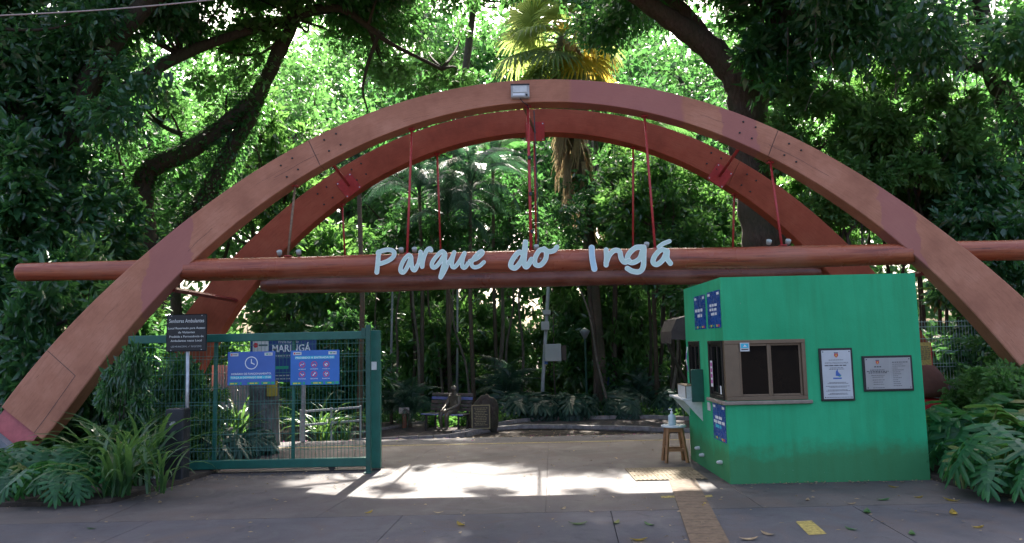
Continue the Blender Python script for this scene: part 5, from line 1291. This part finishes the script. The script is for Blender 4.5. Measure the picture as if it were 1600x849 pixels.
# left bed: lobed plants in front, strap-leaved clump behind them by the post
for i, (px, py, s_, lb) in enumerate([(25, 775, .95, 'lobed plant at the left corner of the bed under the arch foot'), (75, 782, .9, 'lobed plant at the front of the left bed, second from the edge'), (125, 778, .95, 'lobed plant at the front of the left bed beside the strap leaves'), (50, 755, .95, 'lobed plant in the second row below the steel shoe'),
                                  (105, 752, 1.0, 'lobed plant in the second row right of the steel shoe'), (0, 748, 1.0, 'lobed plant beside the concrete footing'), (-30, 775, 1.0, 'lobed plant cut by the left picture edge')]):
    q = on_ground(px, py, BZ); philodendron(q.x, q.y, BZ, 12, s_ * (.7 + .07 * (i * 3 % 5)), 100 + i, lb)
for i, (px, py, n, s_, lb) in enumerate([(185, 775, 46, 1.0, 'big strap-leaved clump at the corner of the left bed'), (222, 757, 44, 1.1, 'strap-leaved clump just left of the black post'), (160, 748, 40, 1.05, 'strap-leaved clump behind the lobed plants'), (205, 738, 36, 1.25, 'tall strap-leaved clump behind the black post'), (245, 770, 16, .7, 'small strap-leaved tuft beside the metal bowl')]):
    q = on_ground(px, py, BZ); strap_plant(q.x, q.y, BZ, n, s_, 200 + i, lb)
# right bed
for i, (px, py, s_, lb) in enumerate([(1512, 748, 1.15, 'large lobed plant against the right booth corner'), (1578, 770, 1.15, 'large lobed plant at the front of the right bed'), (1552, 742, 1.35, 'tall lobed plant in the middle of the right bed'), (1612, 752, 1.3, 'lobed plant cut by the right picture edge'), (1490, 728, 1.4, 'lobed plant behind the booth corner'),
                                  (1630, 787, 1.1, 'lobed plant at the front right corner of the bed'), (1530, 722, 1.35, 'lobed plant below the wire fence'), (1592, 722, 1.4, 'lobed plant under the right arch leg'), (1545, 768, .75, 'low lobed plant at the bed edge near the booth'), (1478, 712, 1.25, 'lobed plant rising behind the booth')]):
    q = on_ground(px, py, BZ); philodendron(q.x, q.y, BZ, 9, s_ * (.75 + .08 * (i * 7 % 5)), 120 + i, lb)
for i, (px, py, k, s_) in enumerate([(1590, 690, K_BRIGHT, .38), (1545, 668, K_BRIGHT, .32)]):
    q = at(px, py, 10.2 + i); plant_tree(k, 'bush', q.x, q.y, s_, i, ['sunlit low bush at the right edge behind the lobed plants', 'sunlit low bush below the wire fence'][i], cat='bush', z=.0)
for i, (x, y, s_, lb) in enumerate(((-5.1, 10.95, .40, 'dark bush between the left arch leg and the black notice'), (-4.6, 10.85, .30, 'dark bush behind the black notice pole'), (-6.9, 12.0, .75, 'dark bush just behind the left arch leg'), (-5.2, 9.75, .27, 'dark bush left of the black post in front of the gate'))):
    plant_tree(K_SHRUB2 if i != 1 else K_SHRUB, 'bush', x, y, s_, i * 2.2, lb, cat='bush', z=0.0, sz=1.4 if i < 3 else 2.3)
# behind the gate
for i, (px, py, Y, n, s_, lb) in enumerate([(505, 690, 15.5, 46, 1.15, 'strap-leaved clump behind the right part of the gate'), (535, 688, 16.5, 30, .9, 'strap-leaved tuft behind the gate end'), (370, 690, 13.2, 40, 1.0, 'strap-leaved clump behind the clock sign'), (350, 700, 12.2, 26, .9, 'strap-leaved tuft at the gate foot')]):
    strap_plant(at(px, py, Y).x, Y, ground_z(Y), n, s_, 230 + i, lb)
for i, (px, Y, s_, lb) in enumerate([(345, 11.4, 1.1, 'lobed plant behind the gate near the black post'), (400, 12.0, .9, 'lobed plant at the foot of the grey stump'), (320, 11.0, 1.0, 'lobed plant at the gate foot below the notice'), (500, 16.6, .9, 'lobed plant behind the gate middle')]):
    philodendron(at(px, 700, Y).x, Y, ground_z(Y) + .03, 16, s_, 140 + i, lb, PHB)
# ferny plants along the far kerb
fl_ = random.Random(8)
for i, px in enumerate(sorted(fl_.uniform(770, 1075) for _ in range(30))):
    py = fl_.uniform(622, 650); Y = fl_.uniform(21.6, 24.5); q = at(px, py, Y)
    philodendron(q.x, Y, ground_z(Y) + .05, 15, fl_.uniform(1.2, 1.9), 300 + i, 'feathery lobed shrub along the far kerb, ' + nth(i), PHB, 'kerb_shrub', 'shrubs along the far kerb', (.1, 1.2))
for i, (px, Y) in enumerate(((600, 24.5), (625, 23.5), (660, 24), (680, 25.5), (700, 24.5), (735, 23.8))):
    philodendron(at(px, 650, Y).x, Y, ground_z(Y) + .05, 15, fl_.uniform(1.2, 1.8), 340 + i, 'feathery lobed shrub behind the bench, ' + nth(i), PHB, 'kerb_shrub', 'shrubs behind the bench', (.1, 1.2))
def ground_cover():
    rg = np.random.default_rng(6); P = []
    for (x0, x1, y0, y1, n) in ((-.6, 8.5, 20.9, 25, 9000), (-8.5, -2.4, 21.5, 26, 5500), (-2.4, -.4, 20.3, 21.6, 1800), (-2.5, -.5, 22.4, 25, 1800), (-12, -4.4, 10.6, 13, 5000), (5, 12, 9.5, 13, 3500)):
        x = rg.uniform(x0, x1, n); y = rg.uniform(y0, y1, n)
        z = np.array([ground_z(v) for v in y]) + np.abs(rg.normal(size=n)) * .12 + .02
        P.append(np.stack([x, y, z], 1))
    P = np.concatenate(P); ok = np.ones(len(P), bool)
    kx = np.array([p[0] for p in k_out]); ky = np.array([p[1] for p in k_out]); o_ = np.argsort(kx)
    ok &= ~((P[:, 0] > kx.min()) & (P[:, 1] < np.interp(P[:, 0], kx[o_], ky[o_]) + .1) & (P[:, 1] > 17))
    P = P[ok]; n = len(P); D = rg.normal(size=(n, 3)) + np.array([0, 0, .6])
    put('ground_cover', leaf_cloud('ground_cover', P, D, rg.uniform(.08, .17, n), rg.uniform(.025, .05, n), L_GLOSS, 7), kind='stuff', label='low green ground cover behind the kerbs')
ground_cover()
# ------------------------------------------------------------------ fallen leaves and petals
def litter():
    rg = np.random.default_rng(15)
    def flat(name, n, xr, yr, s0, s1, mat, label):
        x = rg.uniform(*xr, n); y = rg.uniform(*yr, n); P = np.stack([x, y, np.array([ground_z(v) for v in y]) + .012], 1)
        a = rg.uniform(0, 6.28, n); D = np.stack([np.cos(a), np.sin(a), rg.normal(size=n) * .05], 1)
        L = rg.uniform(s0, s1, n); W = L * rg.uniform(.15, .3, n)
        S = np.stack([-np.sin(a), np.cos(a), rg.normal(size=n) * .15], 1)
        V = np.stack([P, P + D * L[:, None] * .5 + S * W[:, None] + [0, 0, .006], P + D * L[:, None], P + D * L[:, None] * .5 - S * W[:, None]], 1).reshape(-1, 3)
        me = bpy.data.meshes.new(name); me.from_pydata(V.tolist(), [], [(i * 4, i * 4 + 1, i * 4 + 2, i * 4 + 3) for i in range(n)]); me.materials.append(mat)
        put(name, me, kind='stuff', label=label)
    flat('leaf_litter', 620, (-8, 7), (5.2, 12.6), .015, .06, L_DRY, 'tiny dry leaves scattered over the forecourt')
    flat('leaf_litter', 1500, (-6, 7), (13, 21), .03, .09, L_DRY, 'dry leaves on the path and lane')
    flat('petals', 160, (-5, 5), (13, 20.5), .03, .07, PINK, 'pink petals on the path')
    flat('leaf_litter', 300, (-8, -4.1), (8.4, 10.5), .03, .09, L_DRY, 'dry leaves in the planting bed')
    flat('leaf_litter', 90, (2.5, 4.8), (8.52, 8.66), .015, .05, L_DRY, 'dry leaves gathered at the foot of the booth wall')
    flat('leaf_litter', 110, (-4.45, -1.9), (9.5, 10.15), .015, .05, L_DRY, 'dry leaves gathered along the gate foot')
    flat('leaf_litter', 160, (4.85, 7), (6.6, 9), .03, .09, L_DRY, 'dry leaves at the edge of the planting bed')
litter()
FLM = []
for k, mt in enumerate((L_GOLD, L_STRAP, L_DRY)):
    n = 7; mb = MB(); P_ = []
    for i in range(n): t = i / (n - 1); P_.append((t * .13 - .065, .024 * math.sin(math.pi * t) ** .7, .004 + .016 * (2 * t - 1) ** 2))
    for i in range(n - 1):
        a, b_ = P_[i], P_[i + 1]; mb.add([(a[0], 0, a[2] - .002), (b_[0], 0, b_[2] - .002), b_, a], [(0, 1, 2, 3)]); mb.add([(a[0], 0, a[2] - .002), (b_[0], 0, b_[2] - .002), (b_[0], -b_[1], b_[2]), (a[0], -a[1], a[2])], [(3, 2, 1, 0)])
    FLM.append(mb.mesh('fallen_leaf', mt))
lcnt = {}
for i, (px, py, k, s_) in enumerate(sorted([(903, 820, 1, 1.3), (963, 818, 1, 1.0), (998, 845, 0, 1.1), (720, 821, 0, 1.1), (576, 802, 0, .9), (1170, 844, 2, 1.2), (1200, 836, 2, 1.1), (1355, 801, 1, 1.3), (1380, 782, 1, 1.1), (1487, 783, 0, 1.2), (1490, 803, 0, 1.3), (1435, 778, 0, .8), (1330, 828, 1, .9), (1425, 835, 1, 1.0), (1396, 762, 0, .9),
                                  (1100, 790, 0, .9), (1015, 821, 1, 1.0), (1262, 782, 2, .8), (143, 827, 1, .7), (250, 786, 2, .8), (880, 796, 2, .8), (925, 801, 2, .7), (685, 802, 2, .8), (1528, 825, 0, .9), (1330, 788, 2, .8)])):
    ln_ = lcnt.get(k, 0); lcnt[k] = ln_ + 1
    q = on_ground(px, py); put('fallen_leaf', FLM[k], None, (q.x, q.y, .003), (0, 0, i * 2.1), s_ * 1.05, ['fallen yellow leaf on the forecourt pavement', 'fallen green leaf on the forecourt pavement', 'fallen brown leaf on the forecourt pavement'][k] + ', ' + nth(ln_), 'leaf', ['yellow', 'green', 'brown'][k] + ' leaves fallen on the forecourt')
#@@FURNITURE
# ------------------------------------------------------------------ things behind the gate
ib = empty('park_notice_board', (0, 0, 0), label='navy blue board with white city name standing behind the gate', cat='sign')
IY = 13.4
a, b_ = at(391, 528, IY), at(494, 590, IY); bc = Vector(((a.x + b_.x) / 2, IY, (a.z + b_.z) / 2 - .02)); w, h = b_.x - a.x, a.z - b_.z + .1
pn = empty('panel', bc, FRONT); pn.parent = ib
MB().bbox(-w / 2, w / 2, -h / 2, h / 2, -.02, 0, .003).build('board', NAVY, pn)
MB().rect(-w * .46, h * .08, -w * .22, h * .46, .002).build('white_field', OFFW, pn); MB().disc(-w * .415, h * .3, .045, .004, 16).build('logo', PRED, pn); MB().rect(-w * .37, h * .28, -w * .235, h * .315, .004).build('print', INK, pn)
words_on(pn, 'Prefeitura do', w * .08, h * .33, .055, OFFW, .003, width=.36); words_on(pn, 'MARINGÁ', w * .12, h * .15, .13, WHITE, .003, width=.70, bold=.02)
rg = random.Random(2); mb = MB(); word_bars(rg, -.2, .35, h * .06, .022, .003, mb, 0, (.03, .09)); word_bars(rg, -.3, .4, -h * .36, .02, .003, mb, 0, (.03, .09)); word_bars(rg, -.3, .4, -h * .43, .02, .003, mb, 0, (.03, .09)); mb.build('lettering', GREYW, pn)
MB().rect(-.3, -h * .22, .1, -h * .16, .003).build('print', PGREEN, pn)
for x in (a.x + .02, (a.x + b_.x) / 2 + .36): MB().bbox(x - .03, x + .03, IY + .022, IY + .08, ground_z(IY), a.z + .02, .004).build('post', CONC_L if x > a.x + .1 else BARK, ib)
q0, q1 = at(394, 598, 13.0), at(432, 714, 13.0)
sp = empty('grey_stump', ((q0.x + q1.x) / 2, 13.0, 0), label='tall weathered grey stump behind the gate under the clock sign', cat='stump')
MB().lathe([(.30, -.3), (.27, .1), (.25, .5), (.24, .95), (.25, 1.02), (.22, 1.06), (.001, 1.05)], 14).build('trunk', STUMP, sp, smooth=True)
yb = empty('yellow_box', (q1.x - .02, 12.9, 1.02), label='small yellow box fixed on the grey stump', cat='box')
MB().bbox(-.08, .08, -.16, -.06, -.16, .08, .01).build('body', YELBOX, yb); MB().bbox(-.085, .085, -.165, -.055, .081, .1, .006).build('lid', YELBOX, yb)
cf = empty('corrugated_fence', (0, 0, 0), label='pale corrugated sheet fence behind the clock sign', cat='fence')
fx0, fx1 = at(330, 600, 14.6).x, at(392, 600, 14.6).x
for s_ in range(3):
    mb = MB(); n = 30; x0, x1 = lerp(fx0, fx1, s_ / 3) + .004, lerp(fx0, fx1, (s_ + 1) / 3) - .004
    for i in range(n + 1):
        t = i / n; y = 14.6 + .018 * math.sin(t * 2 * math.pi * 5) + .004 * s_
        mb.v += [(lerp(x0, x1, t), y, -.2), (lerp(x0, x1, t), y, 1.38 - .01 * s_)]
    for i in range(n): mb.f.append((2 * i, 2 * i + 2, 2 * i + 3, 2 * i + 1)); mb.m.append(0)
    mb.build('sheet', CORR, cf)
wb = empty('low_barrier', (0, 0, 0), label='low dark railing behind the right half of the gate', cat='railing')
ra, rb = at(470, 640, 14.8), at(560, 640, 15.4)
for z in (.35, .62): MB().tube([(ra.x, 14.8, z - .2), (rb.x, 15.6, z - .2)], .025, 6).build('rail', POLE, wb)
for t in (0, .5, 1): MB().tube([(lerp(ra.x, rb.x, t), lerp(14.8, 15.6, t), -.4), (lerp(ra.x, rb.x, t), lerp(14.8, 15.6, t), .46)], .022, 6).build('post', POLE, wb)

# ------------------------------------------------------------------ right of the booth: wire fence, paper, red bundle
wf_ = empty('wire_fence', (0, 0, 0), label='green welded wire fence right of the booth', cat='fence')
WY = 13.2
wx0, wx1 = at(1425, 560, WY).x, at(1660, 560, WY).x
ztop, zbot = at(1500, 502, WY).z, .12
mb = MB()
for x in np.arange(wx0, wx1, .055): mb.tube([(x, WY, zbot), (x, WY, ztop + .03)], .0035, 4, cap=False)
mb.build('wire_mesh', WIRE_P, wf_, kind='stuff')
for z in (ztop, ztop - .09, ztop - .3, ztop - .52, ztop - .74, ztop - .80, ztop - 1.02, ztop - 1.24, .2): MB().tube([(wx0, WY - .006, z), (wx1, WY - .006, z)], .005, 5).build('mesh_wire', WIRE_P, wf_)
for x in (wx0 + .1, wx0 + 1.5): MB().bbox(x - .03, x + .03, WY + .01, WY + .07, -.1, ztop + .05, .004).build('post', GATE_D, wf_)
pz = at(1448, 555, 12.9)
pp = empty('paper_notice', (pz.x, 12.95, pz.z), FRONT, label='yellowed printed sheet on the wire fence beside the booth', cat='notice')
MB().box(-.09, .12, -.22, .22, -.006, 0).build('sheet', PARCH, pp); mb = MB()
for k in range(7): word_bars(rg, -.07, .09, .14 - k * .035, .014, .002, mb, 0, (.02, .06))
mb.build('lettering', INK, pp); MB().rect(.105, -.21, .12, .21, .002).build('red_border', PRED, pp)
bq = at(1450, 600, 12.2)
ru = empty('cloth_bundle', (bq.x, 12.2, 0), label='brown and red cloth bundle showing behind the booth corner', cat='bundle')
mb = MB(); 
for (z0, z1, r0, r1, mi) in ((.0, .62, .26, .24, 0),): mb.lathe([(r0, z0), (r0 * 1.08, .25), (r1, z1), (.001, z1 + .03)], 14)
mb.build('lower_cloth', REDCLOTH, ru, smooth=True)
MB().lathe([(.235, 0), (.30, .10), (.22, .36), (.12, .5), (.001, .52)], 14).build('upper_cloth', BROWNCL, ru, loc=(0, 0, .66), smooth=True)
gt = at(1567, 560, 13.9)
gtr = empty('young_tree', (gt.x, 13.9, 0), label='thin greenish tree stem under the right arch leg', cat='tree')
MB().tube([(.05, 0, -.1), (0, 0, 1.0), (-.06, 0, 1.9), (.05, 0, 3.1)], [.10, .085, .075, .06], 10).build('trunk', BARK_L, gtr, smooth=True)
put('crown', K_SL[2][1], gtr, (0, 0, -1.9), None, .95)

# ------------------------------------------------------------------ park furniture beyond the kerb
for i, (px0, px1, Y, lb) in enumerate(((614, 609, 23, 'leftmost of the three thin grey flagpoles'), (660, 658, 23.5, 'middle one of the three thin grey flagpoles'), (714, 714, 24, 'flagpole rising behind the park bench'))):
    b0 = at(px1, 640, Y); t0 = at(px0, 330, Y)
    f_ = empty('flagpole', (b0.x, Y, ground_z(Y)), label=lb, cat='flagpole')
    MB().tube([(0, 0, 0), (t0.x - b0.x, 0, 5.2)], [.045, .03], 10).build('pole', POLE, f_, smooth=True)
    MB().lathe([(.001, 0), (.05, .02), (.05, .07), (.001, .09)], 12).build('finial', POLE, f_, loc=(t0.x - b0.x, 0, 5.2), smooth=True)
    MB().lathe([(.09, 0), (.09, .03), (.05, .05), (.001, .05)], 12).build('base', CONC, f_, loc=(0, 0, .0))
LYp = 22.2
lb0, lt0 = at(848, 640, LYp), at(858, 430, LYp)
lp = empty('utility_pole', (0, 0, 0), label='grey utility pole with metal cabinets behind the kerb', cat='pole')
MB().tube([(lb0.x - .02, LYp, LOW), (at(848, 600, LYp).x, LYp, at(848, 600, LYp).z), (lt0.x, LYp, lt0.z)], .055, 10).build('pole', POLE, lp, smooth=True)
def cab(x0, y0, x1, y1, name, d=.22, m_=BOXGREY):
    a, b_ = at(x0, y0, LYp), at(x1, y1, LYp); return MB().bbox(a.x, b_.x, LYp - .06 - d, LYp - .058, b_.z, a.z, .012).build(name, m_, lp)
cab(848, 485, 860, 492, 'small_box', .1); cab(845, 503, 858, 516, 'meter_box', .15); big_ = cab(850, 538, 876, 564, 'cabinet', .35)
a = at(876, 540, LYp); b_ = at(884, 563, LYp); sd_ = MB().bbox(a.x + .003, b_.x, LYp - .38, LYp - .1, b_.z, a.z, .01).build('vent_panel', PLQDARK, lp)
q = at(853, 566, LYp); MB().bbox(q.x - .05, q.x + .05, LYp - .14, LYp - .07, q.z - .06, q.z + .03, .01).build('cable_gland', BLUE2, lp)
# small white sign on a red post
q = at(632, 662, 20.4)
ss = empty('plant_label_sign', (q.x, 20.4, LOW), label='small white sign on a short terracotta post by the bench', cat='sign')
MB().bbox(-.055, .055, -.05, .05, 0, .50, .006).build('post', TERRA, ss); MB().bbox(-.14, .14, -.066, -.052, .40, .56, .004).build('panel', OFFW, ss)
mb = MB()
for k in range(3): word_bars(rg, -.11, .11, 0, .02, 0, mb, 0, (.03, .07)); 
mb2 = MB(); [mb2.box(-.11 + k * .06, -.07 + k * .06, -.0685, -.067, .47, .495) for k in range(4)]; mb2.build('lettering', GREYW, ss)
# blue boards in the wood
for (px, py, Y, w, h, lb, nm) in ((750, 600, 26, .55, .30, 'small blue board in the shade behind the statue', 0), (945, 601, 24.6, .5, .5, 'small blue poster board among the trunks', 1)):
    q = at(px, py, Y); e = empty('trail_board', (q.x, Y, q.z), FRONT, label=lb, cat='sign')
    MB().bbox(-w / 2, w / 2, -h / 2, h / 2, -.02, 0, .004).build('panel', NAVY, e)
    for x in (-w * .4, w * .4): MB().box(x - .025, x + .025, -(q.z - ground_z(Y)), -h / 2 - .001, -.02, .0).build('post', BARK, e)
    if nm: MB().rect(-w * .42, h * .05, -w * .05, h * .4, .002).rect(w * .1, -h * .4, w * .4, -h * .05, .002, 1).build('print', [PGREEN, GREYW], e)
q = at(916, 590, 24.2)
pl_ = empty('park_lamp', (q.x, 24.2, ground_z(24.2)), label='dark park lamp post with a cone shade among the trunks', cat='lamp')
MB().tube([(0, 0, 0), (0, 0, 2.35)], .035, 8).build('post', GATE_D, pl_); MB().lathe([(.05, 0), (.16, .22), (.17, .25), (.02, .36), (.001, .36)], 14).build('lamp_shade', POLE, pl_, loc=(0, 0, 2.35), smooth=True)

# bench, seated statue, boulder with plaque
BYY = 19.7
bx_c = at(672, 660, BYY).x
bench = empty('park_bench', (at(703, 660, BYY).x, BYY, LOW), (0, 0, R(-28)), label='slatted wooden park bench with the bronze statue on it', cat='bench')
for k in range(5): MB().bbox(-.64, .64, -.42 + k * .095, -.345 + k * .095, .42, .45, .006).build('seat_slat', PAINTBL if k == 0 else BENCHW, bench)
for k in range(5): MB().bbox(-.64, .64, -.02 + .02 * k + .06, .01 + .02 * k + .06, .50 + k * .095, .575 + k * .095, .006).build('back_slat', PAINTBL if k == 3 else BENCHW, bench)
for x in (-.5, .5):
    MB().tube([(x, -.38, 0), (x, -.36, .42)], .028, 6).build('leg', BOLT, bench); MB().tube([(x, .05, 0), (x, .08, .45), (x, .18, .98)], .028, 6).build('leg', BOLT, bench); MB().bbox(x - .025, x + .025, -.4, .1, .385, .418, .004).build('seat_bearer', BOLT, bench)
def statue():
    V = {}; E_ = []; vs_ = []; rad = []
    def v(n, x, y, z, r0, r1=None): V[n] = len(vs_); vs_.append((x, y, z)); rad.append((r0, r1 or r0))
    def e(*ns):
        for a, b_ in zip(ns[:-1], ns[1:]): E_.append((V[a], V[b_]))
    v('pel', 0, .0, .56, .17, .14); v('waist', 0, .02, .72, .155, .12); v('chest', 0, .03, .92, .19, .13); v('neckb', 0, .02, 1.07, .085); v('neck', 0, -.005, 1.13, .058)
    v('jaw', 0, -.03, 1.19, .075, .085); v('head', 0, -.015, 1.27, .098, .108); v('crown', 0, -.005, 1.345, .06, .07)
    e('pel', 'waist', 'chest', 'neckb', 'neck', 'jaw', 'head', 'crown')
    for s_, n in ((-1, 'l'), (1, 'r')):
        v('hip' + n, s_ * .11, -.06, .54, .11); v('thigh' + n, s_ * .13, -.27, .54, .095); v('knee' + n, s_ * .14, -.46, .52, .075); v('shin' + n, s_ * .13, -.47, .30, .062); v('ank' + n, s_ * .12, -.45, .10, .045)
        v('heel' + n, s_ * .12, -.46, .045, .045, .035); v('toe' + n, s_ * .125, -.64, .032, .04, .026); e('pel', 'hip' + n, 'thigh' + n, 'knee' + n, 'shin' + n, 'ank' + n, 'heel' + n, 'toe' + n)
        v('sh' + n, s_ * .20, .02, 1.0, .078); v('el' + n, s_ * .27, -.08, .74, .052); v('wr' + n, s_ * .15, -.34, .635, .034); v('hand' + n, s_ * .11, -.42, .615, .036, .022); e('chest', 'sh' + n, 'el' + n, 'wr' + n, 'hand' + n)
        for k in range(4): v('f%d%s' % (k, n), s_ * (.075 + k * .022), -.505 + .01 * abs(k - 1.5), .585, .010); e('hand' + n, 'f%d%s' % (k, n))
        v('th' + n, s_ * .06, -.45, .605, .011); e('hand' + n, 'th' + n)
        v('ear' + n, s_ * .105, .005, 1.26, .014, .026); e('head', 'ear' + n)
    v('nose', 0, -.135, 1.255, .014, .02); e('head', 'nose')
    me = bpy.data.meshes.new('seated_statue'); me.from_pydata(vs_, E_, [])
    o = put('seated_statue', me, None, label='bronze statue of a bald man sitting on the park bench', cat='statue')
    me.materials.append(STATUE)
    sk = o.modifiers.new('skin', 'SKIN'); sk.use_smooth_shade = True; sk.branch_smoothing = .4
    for i, r_ in enumerate(rad): me.skin_vertices[0].data[i].radius = (r_[0] * 1.15, r_[1] * 1.15); me.skin_vertices[0].data[i].use_root = (i == 0)
    sb = o.modifiers.new('sub', 'SUBSURF'); sb.levels = 2; sb.render_levels = 2
    return o
sto = statue(); rb_ = Matrix.Rotation(R(-28), 4, 'Z'); off = rb_ @ Vector((.20, -.08, 0))
sto.location = (bench.location.x + off.x, bench.location.y + off.y, LOW - .015 + .0); sto.rotation_euler = (0, 0, R(-42)); sto.scale = (.84,) * 3; sto.location.z += .06
q = at(755, 665, 19.3)
rock = empty('plaque_boulder', (q.x, 19.3, LOW), label='brown boulder with a bronze inscription plate beside the bench', cat='boulder')
bm = bmesh.new(); bmesh.ops.create_icosphere(bm, subdivisions=4, radius=1)
for v in bm.verts:
    c = v.co; n_ = .10 * math.sin(c.x * 3 + 1) * math.cos(c.z * 4) + .05 * math.sin(c.y * 7 + c.z * 5) + .03 * math.sin(11 * c.x + 9 * c.z)
    c *= 1 + n_; k = max(0, c.z); v.co = Vector((c.x * (.42 - .16 * k) + .14 * k, c.y * .30, c.z * .62 + .36))
me = bpy.data.meshes.new('stone'); bm.to_mesh(me); bm.free(); me.materials.append(ROCKM); [setattr(p, 'use_smooth', True) for p in me.polygons]; put('stone', me, rock)
pq = empty('inscription', (-.04, -.37, .40), (R(86), 0, 0)); pq.parent = rock
MB().bbox(-.235, .235, -.30, .30, -.10, 0, .006).build('plate', PLQDARK, pq)
mb = MB()
for (x0, y0, x1, y1) in ((-.235, .275, .235, .30), (-.235, -.30, .235, -.275), (-.235, -.274, -.21, .274), (.21, -.274, .235, .274)): mb.box(x0, x1, y0, y1, .001, .012)
mb.build('rim', PLQGOLD, pq)
mb = MB()
for k in range(11): word_bars(rg, -.17 + .02 * (k % 3), .17 - .03 * (k % 2), .22 - k * .042, .016, .002, mb, 0, (.03, .08))
mb.build('lettering', PLQGOLD, pq)
